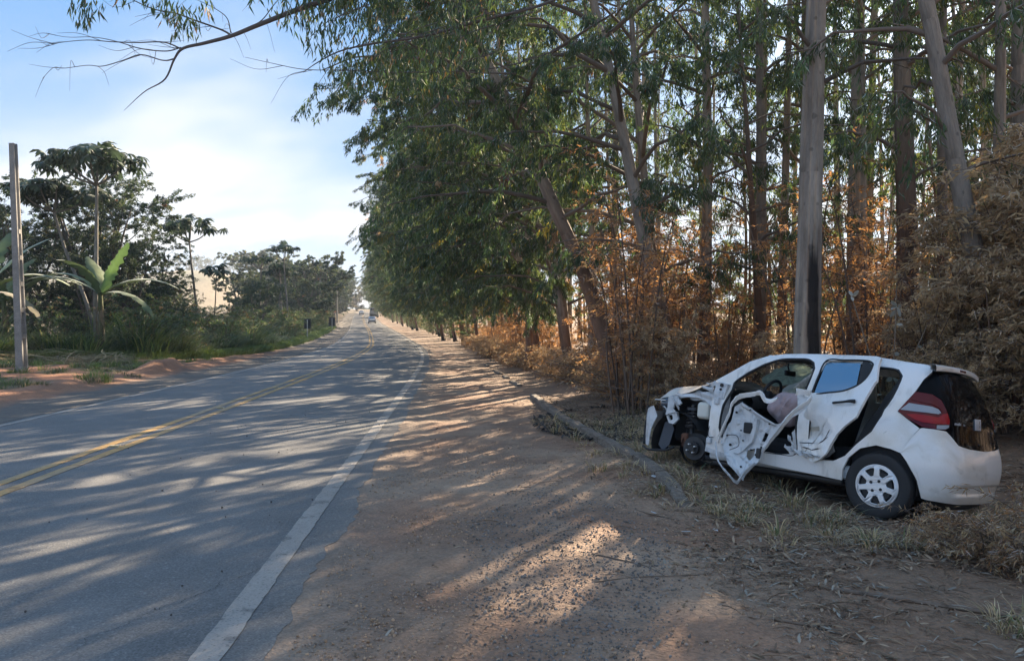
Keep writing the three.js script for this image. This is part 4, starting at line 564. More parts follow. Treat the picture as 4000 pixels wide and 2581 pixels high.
// lettering and emblem on the tailgate, standing a little proud of it
{
  const cv = document.createElement('canvas'); cv.width = 512; cv.height = 128; const cx = cv.getContext('2d'); cx.fillStyle = '#0c0c0d'; cx.fillRect(0, 0, 512, 128); cx.fillStyle = '#b9bcc0'; cx.font = 'bold 92px sans-serif'; cx.textBaseline = 'middle'; cx.fillText('mobi', 8, 60); cx.font = 'italic 62px sans-serif'; cx.fillText('like', 300, 70);
  const tex = new THREE.CanvasTexture(cv); tex.colorSpace = THREE.SRGBColorSpace; const lm = new THREE.MeshPhysicalMaterial({ map: tex, roughness: .12, specularIntensity: .12 });
  const strip = (u0, u1, y0, y1, mat, name, up = 0) => { const b = new MB(), nn = []; for (let i = 0; i <= 12; i++) for (let j = 0; j <= 2; j++) { const a = i / 12, c = j / 2, u = lerp(u0, u1, a), y = lerp(y0, y1, c) + up * a, q = body(u, y), t1 = body(u + .01, y).sub(body(u - .01, y)), t2 = body(u, y + .01).sub(body(u, y - .01)), n = t1.cross(t2).normalize(); q.addScaledVector(n, .0075); b.v(q.x, q.y, q.z, [1, 1, 1], a, c); nn.push(n.x, n.y, n.z); } for (let i = 0; i < 12; i++) for (let j = 0; j < 2; j++) { const k = i * 3 + j; b.t(k, k + 3, k + 1); b.t(k + 1, k + 3, k + 4); } const g = b.geo(false); g.setAttribute('normal', new THREE.Float32BufferAttribute(nn, 3)); cpart(name, g, mat, null, gate); };
  strip(.625, .872, .882, .928, lm, 'badge');
  const chrome = new THREE.MeshPhysicalMaterial({ color: new THREE.Color(.72, .76, .82), roughness: .18, metalness: .6, side: THREE.DoubleSide });
  const E0 = 1.03, EY = .866; for (let k = 0; k < 4; k++) { const u = E0 + k * .029; cpart('emblem_bar', panel([[u, EY], [u + .015, EY], [u + .006, EY + .1], [u - .009, EY + .1]], body, { thick: .006, off: .014 }), chrome, null, gate); }
  cpart('emblem_bar', panel([[0, 0], [.012, 0], [.008, .1], [-.022, .1], [-.02, .085], [-.004, .085], [-.002, .057], [-.016, .057], [-.015, .045], [-.001, .045]].map(([u, y]) => [E0 + .128 + u, EY + y]), body, { thick: .006, off: .014 }), chrome, null, gate);
  const c2 = document.createElement('canvas'); c2.width = 128; c2.height = 64; const d2 = c2.getContext('2d'); d2.fillStyle = '#0c0c0d'; d2.fillRect(0, 0, 128, 64); d2.fillStyle = '#a9acb0'; d2.font = 'bold 50px sans-serif'; d2.textBaseline = 'middle'; d2.fillText('1.0', 22, 34); const t2 = new THREE.CanvasTexture(c2); t2.colorSpace = THREE.SRGBColorSpace;
  strip(1.50, 1.585, .838, .868, new THREE.MeshPhysicalMaterial({ map: t2, roughness: .12, specularIntensity: .12 }), 'badge');
  cpart('lock', new THREE.SphereGeometry(.012, 10, 8).translate(...body(1.13, .735).toArray()), steelDark, null, gate);
}
// tail lamps in their coloured fields
for (const side of [0, 1]) {
  const s = side ? right : body, lamp = new THREE.Group(); lamp.name = 'tail_lamp'; car.add(lamp);
  const f = (name, pts, mat, off = .016) => cpart(name, panel(pts, s, { thick: .02, edge: .035, off, smooth: false }), mat, null, lamp);
  f('lens', [[0.113, 0.972], [0.156, 1.063], [0.206, 1.159], [0.354, 1.146], [0.449, 1.1], [0.52, 1.011], [0.564, 0.932], [0.563, 0.88], [0.526, 0.845], [0.417, 0.845], [0.312, 0.854], [0.203, 0.908]], redDark, .010);
  f('reflector', [[0.226, 1.153], [0.355, 1.139], [0.443, 1.096], [0.515, 1.007], [0.465, 0.992], [0.435, 1.026], [0.368, 1.054], [0.271, 1.065], [0.189, 1.083]], redDark);
  f('indicator', [[0.129, 0.985], [0.18, 1.05], [0.271, 1.042], [0.367, 1.034], [0.43, 1.015], [0.46, 0.988], [0.436, 0.973], [0.33, 0.978], [0.224, 0.98]], clearLens);
  f('brake_light', [[0.177, 0.949], [0.243, 0.957], [0.34, 0.954], [0.44, 0.945], [0.483, 0.978], [0.527, 0.988], [0.558, 0.927], [0.558, 0.895], [0.407, 0.888], [0.311, 0.891], [0.244, 0.912]], redLens);
  f('reverse_light', [[0.436, 0.878], [0.554, 0.888], [0.552, 0.867], [0.519, 0.849], [0.436, 0.846]], clearLens, .018);
}
// roof, with a pressed channel along each edge, and a spoiler over the tailgate
const railY = poly([-.36, -.31, -.167, -.025, .181, .473, .719, .966, 1.13, 1.295, 1.33], [1.418, 1.424, 1.430, 1.443, 1.470, 1.482, 1.484, 1.479, 1.470, 1.439, 1.425]);
function sheet(fn, nu, nv, flip) { const b = new MB(); for (let i = 0; i <= nu; i++) for (let j = 0; j <= nv; j++) { const p = fn(i / nu, j / nv); b.v(p.x, p.y, p.z, [1, 1, 1], i / nu, j / nv); } for (let i = 0; i < nu; i++) for (let j = 0; j < nv; j++) { const a = i * (nv + 1) + j; if (flip) { b.t(a, a + 1, a + nv + 1); b.t(a + 1, a + nv + 2, a + nv + 1); } else { b.t(a, a + nv + 1, a + 1); b.t(a + 1, a + nv + 1, a + nv + 2); } } return b.geo(); }
const roofW = (x) => Math.abs(body(-x, railY(x)).z) - .004;
cpart('roof', sheet((a, c) => { const x = lerp(-.32, 1.33, a), q = c * 2 - 1, w = roofW(Math.min(x, 1.28)) * 1.0; return V(x, railY(x) + .016 * (1 - q * q) - .012 * Math.exp(-(((Math.abs(q) - .86) / .05) ** 2)), q * w); }, 30, 40), paint);
cpart('headliner', sheet((a, c) => { const x = lerp(-.28, 1.25, a), q = c * 2 - 1; return V(x, railY(x) - .045 + .02 * (1 - q * q), q * roofW(x) * .96); }, 12, 12), liningMat);
cpart('spoiler', sheet((a, c) => { const q = c * 2 - 1, k = 1 - q * q, S = [[-.29, .006], [-.34, .002], [-.385, -.006], [-.402, -.014], [-.404, -.05], [-.395, -.06], [-.36, -.055], [-.30, -.045], [-.29, .006]], i = Math.min(7, Math.floor(a * 8)), f = a * 8 - i, x = lerp(S[i][0], S[i + 1][0], f), y = lerp(S[i][1], S[i + 1][1], f); return V(lerp(x * .5 - .165, x, k), railY(-.32) + .016 * k + y - .02 * Math.max(0, q) ** 4, q * .55); }, 16, 28), paint);
cpart('high_brake_light', rbox(.02, .02, .15, .006, -.398, 1.405, .0), redDark);
// windscreen, starred white where it broke
const wsFn = (a, c) => { const q = c * 2 - 1, t = a; return V(lerp(1.80, 1.285, t) - .10 * q * q * (1 - t * .5) + .03 * Math.sin(Math.PI * t), lerp(1.115, 1.435, t) + .012 * (1 - q * q), q * lerp(.665, .545, t)); };
cpart('windscreen', sheet(wsFn, 16, 24), glassMat);
{
  const crackTex = dataTex(256, (u, v) => { const x = u - .55, y = v - .5, r = Math.hypot(x, y), an = Math.atan2(y, x), k = Math.max(vnoise(an * 9, r * 3, 720) > .62 ? 1 : 0, vnoise(r * 60, an * 3, 721) > .66 ? 1 : 0); const s = .45 + .3 * fbm(u * 12, v * 12, 3, 722) + .25 * k; return [s * .95, s, s * .9]; });
  const shat = new THREE.MeshPhysicalMaterial({ color: new THREE.Color(.62, .68, .6), map: crackTex, roughness: .8, transmission: .6, thickness: 0, side: THREE.DoubleSide }), b = new MB(), R = rng(723); let last = null; const C = wsFn(.56, .80), rings = 5, n = 26;
  const id = []; for (let r = 0; r <= rings; r++) for (let k = 0; k < n; k++) { const a = k / n * 6.283, f = r / rings * (1 + (r === rings ? .2 * (R() - .5) : 0)), p = wsFn(clamp(.56 + Math.sin(a) * .40 * f, .02, .98), clamp(.72 + Math.cos(a) * .27 * f, .01, .99)); id.push(b.v(p.x - .004, p.y - .006, p.z, [1, 1, 1], .5 + Math.cos(a) * .5 * f, .5 + Math.sin(a) * .5 * f)); }
  for (let r = 0; r < rings; r++) for (let k = 0; k < n; k++) { const a = r * n + k, c = r * n + (k + 1) % n; b.t(a, c, a + n); b.t(c, c + n, a + n); } cpart('shattered_glass', b.geo(), shat, 'whitened shattered patch of the windscreen');
}
cpart('roof_header', tubeG([[1.29, 1.435, -.53], [1.32, 1.448, -.3], [1.325, 1.452, 0], [1.32, 1.448, .3], [1.29, 1.435, .53]], .022), paint);
// rear view mirror
{ const g = new THREE.Group(); g.name = 'rear_view_mirror'; car.add(g); g.position.y = .03; cpart('mirror_glass', rbox(.03, .06, .21, .012, 1.34, 1.27, 0), blackPlastic, null, g); cpart('arm', tubeG([[1.35, 1.29, 0], [1.37, 1.35, 0], [1.36, 1.39, 0]], .008), blackPlastic, null, g); cpart('sun_visor', rbox(.16, .012, .40, .005, 1.22, 1.385, -.30), liningMat, null, g); }
// --- rear door, sprung open on its front hinges and crumpled low down
const swing = 14 * Math.PI / 180, doorS = (u, y) => { const p = body(u, y), X = p.x - .72, Z = p.z + .78; return V(.72 + X * Math.cos(swing) - Z * Math.sin(swing), y, -.78 + Z * Math.cos(swing) + X * Math.sin(swing)); };
const rdoor = new THREE.Group(); rdoor.name = 'rear_door'; car.add(rdoor);
const RD = [[-0.803, 1.466], [-0.654, 1.475], [-0.432, 1.475], [-0.181, 1.466], [-0.124, 1.452], [-0.108, 1.413], [-0.072, 1.314], [-0.043, 1.23], [-0.061, 1.147], [-0.084, 1.067], [-0.109, 0.955], [-0.128, 0.885], [-0.177, 0.843], [-0.246, 0.783], [-0.311, 0.713], [-0.372, 0.616], [-0.426, 0.512], [-0.492, 0.455], [-0.563, 0.419], [-0.62, 0.44], [-0.685, 0.471], [-0.758, 0.467], [-0.847, 0.45], [-0.873, 0.494], [-0.846, 0.549], [-0.832, 0.615], [-0.849, 0.674], [-0.811, 0.729], [-0.761, 0.803], [-0.691, 0.898], [-0.656, 0.997], [-0.712, 1.072], [-0.719, 1.144], [-0.727, 1.31]];
const RW = [[-0.67, 1.413], [-0.475, 1.423], [-0.259, 1.423], [-0.18, 1.413], [-0.136, 1.382], [-0.13, 1.324], [-0.158, 1.239], [-0.21, 1.184], [-0.271, 1.149], [-0.348, 1.12], [-0.508, 1.095], [-0.688, 1.076], [-0.691, 1.119], [-0.687, 1.255]];
const crumple = (u, y) => { const low = 1 - sst(.55, .98, y), fr = 1 - sst(-.75, -.25, u); const k = clamp(low * (.35 + fr)); return k * (.05 * (fbm(u * 7 + 3, y * 7, 3, 731) - .55) + .03 * (Math.abs(vnoise(u * 13 + y * 9, y * 5, 732) - .5) - .25)) - .055 * Math.exp(-(((u + .62) / .16) ** 2) - (((y - .72) / .12) ** 2)) + .03 * Math.exp(-(((u + .66) / .05) ** 2) - (((y - .95) / .12) ** 2)); };
cpart('skin', panel(RD, doorS, { holes: [RW], thick: .028, edge: .03, off: .004, disp: crumple }), paint, 'dented white skin', rdoor);
{ const skyGlass = new THREE.MeshPhysicalMaterial({ color: new THREE.Color(.30, .33, .36), roughness: .03, metalness: 1, side: THREE.DoubleSide }); cpart('window', panel([[-0.703, 1.39], [-0.5, 1.4], [-0.283, 1.399], [-0.262, 1.353], [-0.23, 1.178], [-0.357, 1.115], [-0.526, 1.09], [-0.709, 1.068], [-0.714, 1.241]], doorS, { thick: .004, off: -.006 }), skyGlass, 'tinted side window mirroring the sky', rdoor); }
cpart('quarter_trim', panel([[-0.262, 1.416], [-0.194, 1.407], [-0.141, 1.381], [-0.141, 1.325], [-0.163, 1.243], [-0.215, 1.19], [-0.231, 1.283]], doorS, { thick: .01, off: .001 }), blackPlastic, null, rdoor);
cpart('window_seal', rim(RW, doorS, .009, -.004), rubber, null, rdoor);
{ const h0 = doorS(-.41, 1.0), h1 = doorS(-.18, 1.028), m = h0.clone().lerp(h1, .5); cpart('handle', tubeG([[h0.x, h0.y, h0.z - .01], [h0.x - .03, h0.y + .004, h0.z - .035], [m.x, m.y, m.z - .042], [h1.x + .03, h1.y, h1.z - .036], [h1.x, h1.y, h1.z - .012]], (t) => .011 + .008 * sst(.5, 1, t)), blackPlastic, null, rdoor); }
cpart('inner_panel', panel(RD.map(([u, y]) => [u + (u > -.4 ? -.05 : .04), y - (y > 1 ? .03 : -.03)]).filter(([u, y]) => y < 1.1), doorS, { thick: .02, off: -.06 }), liningMat, null, rdoor);
{ const moulding = panel([[-0.809, 0.689], [-0.544, 0.727], [-0.545, 0.766], [-0.811, 0.725]], doorS, { thick: .012, off: .012, disp: crumple }); cpart('moulding', moulding, new THREE.MeshPhysicalMaterial({ color: new THREE.Color(.42, .38, .31), roughness: .4, clearcoat: .4 }), 'scraped side moulding', rdoor); }
// scrapes through the paint of the rear door
{ const R = rng(739), sm = new THREE.MeshStandardMaterial({ color: new THREE.Color(.05, .048, .047), roughness: .7 }); for (const [u, y, l, h, t] of [[-.80, .62, .16, .008, .02], [-.76, .585, .20, .006, .015], [-.70, .55, .13, .012, -.02], [-.60, .53, .12, .007, .03], [-.52, .60, .10, .005, .08], [-.82, .70, .07, .014, .0], [-.66, .50, .16, .006, -.03], [-.46, .66, .06, .004, .09]]) cpart('scrape', panel([[u, y], [u + l * .4, y + t * .3 - h * .3], [u + l, y + t], [u + l * .6, y + t * .7 + h], [u + l * .2, y + h * .8 + t * .2]], doorS, { thick: .002, off: .0065, edge: .03, disp: crumple }), sm, null, rdoor); }
// torn sheet at the foot of the door
{ const R = rng(733); for (const [x, y, l, a] of [[.86, .50, .17, -.5], [.76, .47, .2, -.15], [.66, .455, .16, .2], [.84, .60, .13, -1.1]]) { const p = []; const b = new MB(); for (let i = 0; i <= 8; i++) for (let j = 0; j <= 3; j++) { const s = i / 8, t = j / 3; b.v(x - Math.cos(a) * l * s + .02 * (R() - .5), y + Math.sin(a) * l * s * .4 + .055 * t * (1 - .6 * s) + .015 * (R() - .5), -.845 - .03 * Math.sin(s * 7 + j) - .04 * t, [1, 1, 1], s, t); } for (let i = 0; i < 8; i++) for (let j = 0; j < 3; j++) { const k = i * 4 + j; b.t(k, k + 1, k + 4); b.t(k + 1, k + 5, k + 4); } cpart('torn_sheet', b.geo(), rawPaint, null, rdoor); } }
// --- front door: the skin is gone, its pressed inner frame hangs bent beside the sill
const fdoor = new THREE.Group(); fdoor.name = 'front_door'; car.add(fdoor); fdoor.scale.x = .938; fdoor.position.set(.034, .02, 0);
const fdS = (x, y) => V(x, y, -.885 - .10 * sst(.5, .1, y) - .10 * sst(1.5, .6, x) + .05 * Math.sin(x * 5));
const FD = [[1.543, 0.857], [1.444, 0.914], [1.175, 0.817], [0.913, 0.725], [0.866, 0.74], [0.814, 0.781], [0.991, 0.565], [1.068, 0.449], [1.096, 0.361], [1.11, 0.332], [1.16, 0.286], [1.209, 0.224], [1.246, 0.183], [1.267, 0.129], [1.388, 0.191], [1.532, 0.264], [1.606, 0.363], [1.672, 0.47], [1.644, 0.555], [1.615, 0.624], [1.568, 0.718]];
const press = (x, y) => { let h = .010 * (fbm(x * 5, y * 5, 3, 741) - .5) * 2; const ring = (cx, cy, r, d) => { const q = Math.hypot(x - cx, y - cy); h += d * (1 - sst(r * .82, r, q)); }; ring(1.496, .54, .07, .016); ring(1.46, .80, .03, -.012); ring(1.47, .70, .028, .012); ring(1.40, .77, .024, -.01); ring(1.12, .60, .05, -.014); ring(1.23, .70, .045, .012);
  const rib = (x0, y0, x1, y1, w, d) => { const dx = x1 - x0, dy = y1 - y0, t = clamp(((x - x0) * dx + (y - y0) * dy) / (dx * dx + dy * dy)), q = Math.hypot(x - x0 - dx * t, y - y0 - dy * t); h += d * (1 - sst(w * .6, w, q)); }; rib(1.42, .89, .93, .73, .028, .028); rib(1.05, .66, 1.10, .52, .018, .016); rib(1.0, .68, 1.06, .55, .012, -.012); rib(1.60, .66, 1.66, .47, .03, .02); rib(1.60, .36, 1.30, .19, .025, .018); rib(1.36, .36, 1.18, .30, .02, .014); rib(1.30, .86, 1.24, .78, .02, -.012);
  return h; };
const fskin = cpart('inner_frame', panel(FD, fdS, { thick: .008, edge: .022, disp: press, holes: [[[1.343, 0.674], [1.271, 0.701], [1.277, 0.648], [1.328, 0.601]], [[1.311, 0.428], [1.196, 0.461], [1.189, 0.389], [1.233, 0.331], [1.302, 0.365]], [[1.05, 0.633], [1.024, 0.618], [1.063, 0.537], [1.088, 0.543]]] }), rawPaint, 'pressed grey inner frame with stamped holes', fdoor);
cpart('side_beam', panel([[1.234, 0.757], [1.167, 0.753], [1.18, 0.649], [1.234, 0.52], [1.317, 0.448], [1.412, 0.384], [1.482, 0.383], [1.474, 0.424], [1.397, 0.474], [1.312, 0.525], [1.253, 0.612], [1.227, 0.687]], (x, y) => fdS(x, y).add(V(0, 0, -.03)), { thick: .03, edge: .03, disp: (x, y) => .012 * Math.sin(x * 40) * .4 }), rawPaint, 'bent white reinforcing beam', fdoor);
cpart('cloth_pad', rbox(.13, .11, .03, .02, 1.30, .655, -.90), blackPlastic, null, fdoor);
for (const [x, y, r] of [[1.50, .80, .012], [1.55, .46, .014], [1.12, .42, .010], [1.09, .48, .010], [1.15, .40, .012], [1.33, .26, .010], [1.24, .44, .008], [1.38, .52, .008], [1.42, .62, .007], [1.0, .72, .009], [1.3, .84, .008], [1.6, .55, .009]]) { const p = fdS(x, y); cpart('hole', new THREE.CylinderGeometry(r, r, .012, 12).rotateX(Math.PI / 2).translate(p.x, p.y, p.z - .014), blackPlastic, null, fdoor); }  // flat black discs paint the shade inside small punched holes
// curled flange of the torn skin over the top of the door
const flange = (pts, w, tw, seed) => { const q = curve(pts.map((p) => V(...p)), 40), b = new MB(), R = rng(seed); q.forEach((p, i) => { const t = i / 40, a = tw * t + .4, ww = w * (.65 + .5 * fbm(t * 7, seed, 3, seed)), j = () => (R() - .5) * .006; for (let k = 0; k <= 4; k++) { const s = k / 4 - .5; b.v(p.x + j() + .012 * Math.cos(k * 2), p.y + Math.sin(a) * ww * s + .014 * Math.cos(s * 6) + j(), p.z - Math.cos(a) * ww * s - .012 * Math.cos(s * 6), [1, 1, 1], t * 3, s); } if (i) for (let k = 0; k < 4; k++) { const m = b.n - 10 + k; b.t(m, m + 1, m + 5); b.t(m + 1, m + 6, m + 5); } }); return b.geo(); };
cpart('torn_flange', flange([[1.70, .46, -.87], [1.64, .62, -.88], [1.57, .78, -.88], [1.54, .88, -.89], [1.48, .95, -.90], [1.41, .985, -.91], [1.26, 1.01, -.92], [1.18, 1.03, -.92], [1.12, .965, -.93], [1.05, .95, -.94], [.965, .978, -.95]], .055, 2.2, 751), paint, 'crumpled strip of white skin', fdoor);
cpart('torn_flange', flange([[1.13, .34, -.96], [1.08, .46, -.96], [1.0, .57, -.965], [.90, .69, -.97], [.80, .81, -.98], [.70, .90, -.985], [.60, .97, -.99], [.565, 1.02, -.99], [.58, 1.055, -.985], [.68, 1.068, -.97], [.76, 1.072, -.95]], .065, 1.3, 752), paint, 'bent white rear edge', fdoor);
cpart('torn_skin', panel([[0.807, 0.788], [0.714, 0.893], [0.736, 1.021], [0.682, 1.027], [0.607, 1.008], [0.594, 0.944], [0.692, 0.849]], (x, y) => V(x, y, -.955 - .10 * (.9 - x)), { thick: .004, edge: .03, disp: (x, y) => .03 * (fbm(x * 9, y * 9, 3, 753) - .5) }), rawPaint, null, fdoor);
cpart('lower_lip', flange([[1.70, .46, -.90], [1.60, .28, -.97], [1.45, .18, -1.01], [1.311, .112, -1.03], [1.25, .205, -1.02], [1.14, .32, -1.0]], .035, .8, 754), rawPaint, null, fdoor);
cpart('wiring', tubeG([[1.56, .56, -.91], [1.42, .56, -.93], [1.38, .47, -.95], [1.50, .41, -.93]], .004, 5), blackPlastic, null, fdoor); cpart('latch', rbox(.05, .10, .04, .012, 1.115, .42, -.98), steelDark, null, fdoor);
// --- cabin
const cabin = new THREE.Group(); cabin.name = 'cabin'; car.add(cabin); cabin.scale.x = .94;
cpart('floor', rbox(2.3, .05, 1.44, .02, .85, .30, 0), seatMat, null, cabin);
cpart('inner_sill', rbox(1.75, .13, .10, .03, 1.05, .36, -.70), rawPaint, null, cabin);
{ const d = cpart('dashboard', sheet((a, c) => { const th = a * Math.PI * 1.1 - .2, q = c * 2 - 1, bump = .045 * Math.exp(-(((q + .45) / .2) ** 2)); return V(1.72 - Math.cos(th) * -.17 - .10 - .02 * Math.sin(th), .90 + Math.sin(th) * (.15 + bump), q * .68); }, 16, 30), blackPlastic, null, cabin); cpart('dash_face', rbox(.12, .42, 1.34, .05, 1.66, .74, 0), blackPlastic, null, cabin); cpart('firewall', rbox(.04, .75, 1.36, .01, 1.9, .70, 0), steelDark, null, cabin); }
{ const w = new THREE.TorusGeometry(.175, .017, 10, 40); w.rotateY(Math.PI / 2); w.rotateZ(.42); w.translate(1.44, 1.03, -.36); cpart('steering_wheel', w, blackPlastic, null, cabin); const h = new THREE.SphereGeometry(.065, 16, 10); h.scale(.55, 1, 1); h.translate(1.45, 1.02, -.36); cpart('steering_hub', h, blackPlastic, null, cabin); for (const a of [-.3, Math.PI + .3, -1.57]) cpart('spoke', tubeG([[1.45, 1.02, -.36], [1.445 - .06 * Math.sin(a), 1.02 + .15 * Math.sin(a), -.36 + .15 * Math.cos(a)]], .012), blackPlastic, null, cabin); cpart('column', tubeG([[1.44, .98, -.36], [1.66, .90, -.36]], .035), blackPlastic, null, cabin); }
const seatG = (x, z, w, back) => { const g = new THREE.Group(); g.name = back ? 'rear_seat' : 'front_seat'; car.add(g); const cu = rbox(.50, .15, w, .06); cu.rotateZ(.10); cu.translate(x + .22, .50, z); cpart('cushion', cu, seatMat, null, g); const bk = rbox(.16, .64, w, .07); bk.rotateZ(.26); bk.translate(x - .07, .83, z); cpart('backrest', bk, seatMat, null, g); for (const k of back ? [-1, 1] : [0]) { const h = rbox(.10, .17, .25, .05); h.rotateZ(.22); h.translate(x - .17, 1.19, z + k * w * .26); cpart('headrest', h, seatMat, null, g); } return g; };
seatG(.92, -.36, .50); seatG(.92, .36, .50); seatG(.05, 0, 1.22, 1);
// door post trim and the belt inside the rear opening
cpart('wheel_housing', rbox(.62, .36, .16, .12, -.02, .50, -.66), seatMat); cpart('luggage_wall', rbox(.03, .75, 1.3, .01, -.30, .78, 0), seatMat);
cpart('pillar_trim', panel([[.05, 1.34], [.09, 1.28], [.06, 1.08], [0, .9], [-.10, .74], [-.26, .56], [-.16, .8], [-.06, 1.0]], body, { thick: .01, off: -.06 }), blackPlastic);
cpart('seat_belt', tubeG([[.66, 1.30, -.60], [.66, .9, -.66], [.64, .45, -.68]], .012, 4), blackPlastic);
// slack airbags
function bag(pts, z, depth, seed, mat, name, label) { const b = new MB(), con = dense(pts, true, .02), c = con.reduce((a, v) => a.add(v), new THREE.Vector2()).multiplyScalar(1 / con.length), n = con.length, rings = 12; for (const sd of [-1, 1]) { const o = b.n; for (let r = 0; r <= rings; r++) for (let k = 0; k < n; k++) { const f = r / rings, v = con[k], x = lerp(c.x, v.x, f), y = lerp(c.y, v.y, f), fold = .10 * (fbm(x * 11 + seed, y * 7, 4, seed) - .5) + .07 * (Math.abs(vnoise(x * 16 + y * 7, y * 5, seed + 3) - .5) - .25); b.v(x, y, z + sd * depth * Math.sqrt(1 - f * f * .995) + fold * (1 - f * .3), [1, 1, 1], x, y); } for (let r = 0; r < rings; r++) for (let k = 0; k < n; k++) { const a = o + r * n + k, e = o + r * n + (k + 1) % n; sd < 0 ? (b.t(a, a + n, e), b.t(e, a + n, e + n)) : (b.t(a, e, a + n), b.t(e, e + n, a + n)); } } const m = cpart(name, b.geo(), mat, label); m.scale.x = .95; return m; }
bag([[1.226, .986], [1.117, 1.065], [.987, 1.067], [.871, 1.068], [.80, 1.04], [.86, .88], [.95, .74], [1.08, .73], [1.166, .80], [1.257, .895]], -.66, .10, 761, bagMat, 'airbag', 'slack pinkish grey airbag hanging over the door');
bag([[1.60, 1.12], [1.45, 1.17], [1.28, 1.10], [1.25, .95], [1.40, .88], [1.58, .95]], .36, .22, 765, milkyMat, 'airbag', 'slack white passenger airbag');
// --- torn front end
const front = new THREE.Group(); front.name = 'front_end'; car.add(front); front.scale.x = .938; front.position.set(.034, .022, 0); const fp = (n, g, m, l) => cpart(n, g, m, l, front), fs = (n, g, m, l) => cpart(n, g.translate(-.01, .04, 0), m, l, front);
fp('hinge_pillar', panel([[1.841, 1.107], [1.863, 0.855], [1.87, 0.672], [1.883, 0.428], [1.75, 0.425], [1.745, 0.663], [1.726, 0.866], [1.704, 0.996], [1.68, 1.083]], flatAt(-.79), { thick: .12, edge: .04, disp: (x, y) => .006 * Math.sin(y * 34) }), rawPaint, 'bare white hinge pillar');
for (const [x, y, r] of [[1.765, 1.03, .02], [1.775, .985, .013], [1.83, .72, .03], [1.785, .785, .012], [1.845, .79, .012], [1.80, .52, .014], [1.87, .47, .022], [1.80, .46, .02], [1.78, .70, .01]]) fs('hole', new THREE.CylinderGeometry(r, r, .014, 14).rotateX(Math.PI / 2).translate(x, y, -.794), blackPlastic);  // black discs again, painted shade for the openings in the pillar
fs('hinge', rbox(.06, .07, .03, .008, 1.80, .86, -.815), rawPaint); fs('hinge', rbox(.06, .06, .04, .01, 1.86, .43, -.82), rawPaint); fs('door_check', tubeG([[1.87, .62, -.80], [1.88, .52, -.82], [1.86, .47, -.83], [1.80, .47, -.83]], .005, 5), blackPlastic);
fp('sill_end', panel([[1.9, 0.457], [1.573, 0.421], [1.564, 0.297], [1.911, 0.352]], flatAt(-.80), { thick: .12, edge: .05 }), rawPaint);
const bonnetY = poly([2.02, 2.08, 2.25, 2.44, 2.65, 2.74, 2.78], [1.09, 1.08, 1.015, .965, .925, .90, .88]);
fp('bonnet', sheet((a, c) => { const q = c * 2 - 1, x = lerp(2.76, 2.03, a), k = 1 - Math.abs(q) ** 3, fold = .03 * (fbm(a * 4, c * 6, 3, 771) - .5); return V(x + .05 * k * (1 - a), bonnetY(x) - .03 + lerp(.16, .10, a) * k + fold * (1 - a * .5) - .03 * (1 - sst(0, .10, a)) * k, q * lerp(.62, .67, a)); }, 30, 30, true), paint, 'buckled white bonnet');
fp('bonnet_lining', sheet((a, c) => { const q = c * 2 - 1, x = lerp(2.72, 2.04, a); return V(x, bonnetY(x) - .03 + .03 * (1 - q * q), q * .60); }, 10, 10), rawPaint);
fs('bonnet_hinge', flange([[2.05, 1.04, -.66], [1.98, 1.02, -.68], [1.92, 1.06, -.70], [1.86, 1.05, -.73]], .07, 2.5, 772), rawPaint); fs('bonnet_hinge', flange([[2.12, 1.0, -.66], [2.02, .99, -.68], [1.93, .98, -.70]], .05, -2, 773), rawPaint);
fp('wing_rail', panel([[2.601, 0.903], [2.472, 0.929], [2.231, 0.963], [1.915, 1.01], [1.905, 0.887], [1.96, 0.83], [2.054, 0.891], [2.165, 0.918], [2.304, 0.916], [2.45, 0.888], [2.546, 0.843]], flatAt(-.66), { thick: .07, edge: .03, holes: [[[2.501, 0.894], [2.452, 0.908], [2.455, 0.885], [2.499, 0.876]]], disp: (x, y) => .010 * Math.sin((y - .2 * x) * 60) }), rawPaint, 'bare white upper wing rail');
fp('lamp_bracket', panel([[2.56, 0.888], [2.443, 0.914], [2.367, 0.839], [2.394, 0.811], [2.456, 0.841], [2.488, 0.745], [2.417, 0.734], [2.391, 0.655], [2.455, 0.594], [2.524, 0.601], [2.587, 0.699], [2.56, 0.785]], flatAt(-.70), { thick: .025, edge: .03, holes: [[[2.547, 0.688], [2.483, 0.696], [2.469, 0.648], [2.512, 0.624]]], disp: (x, y) => .012 * (fbm(x * 12, y * 12, 2, 774) - .5) }), rawPaint, 'broken white lamp bracket');
fs('lamp_bracket', flange([[2.66, .74, -.66], [2.56, .70, -.68], [2.48, .71, -.70], [2.42, .66, -.70]], .045, 2, 775), rawPaint); fs('lamp_bracket', flange([[2.52, .86, -.70], [2.45, .80, -.71], [2.40, .74, -.70]], .035, 1, 776), rawPaint);
fs('head_lamp', (() => { const g = new THREE.SphereGeometry(.13, 18, 12); g.scale(.75, .6, .8); g.translate(2.66, .78, -.58); return g; })(), new THREE.MeshPhysicalMaterial({ color: new THREE.Color(.05, .06, .075), roughness: .1, clearcoat: 1 }), 'smashed dark head lamp'); fs('chrome_strip', rbox(.16, .012, .02, .004, 2.70, .815, -.685), silver);
const bumpS = (x, y) => V(x - .12 * sst(2.8, 2.95, x) * 0, y, -.74 + 1.1 * Math.max(0, x - 2.78) ** 1.3);
fp('front_bumper', panel([[2.856, 0.735], [2.786, 0.766], [2.743, 0.778], [2.677, 0.662], [2.711, 0.6], [2.756, 0.511], [2.773, 0.418], [2.778, 0.318], [2.853, 0.326], [2.895, 0.441], [2.891, 0.517], [2.87, 0.6]], bumpS, { thick: .012, edge: .03, disp: (x, y) => .02 * (fbm(x * 8, y * 8, 3, 777) - .5) }), rawPaint, 'torn white end of the front bumper');
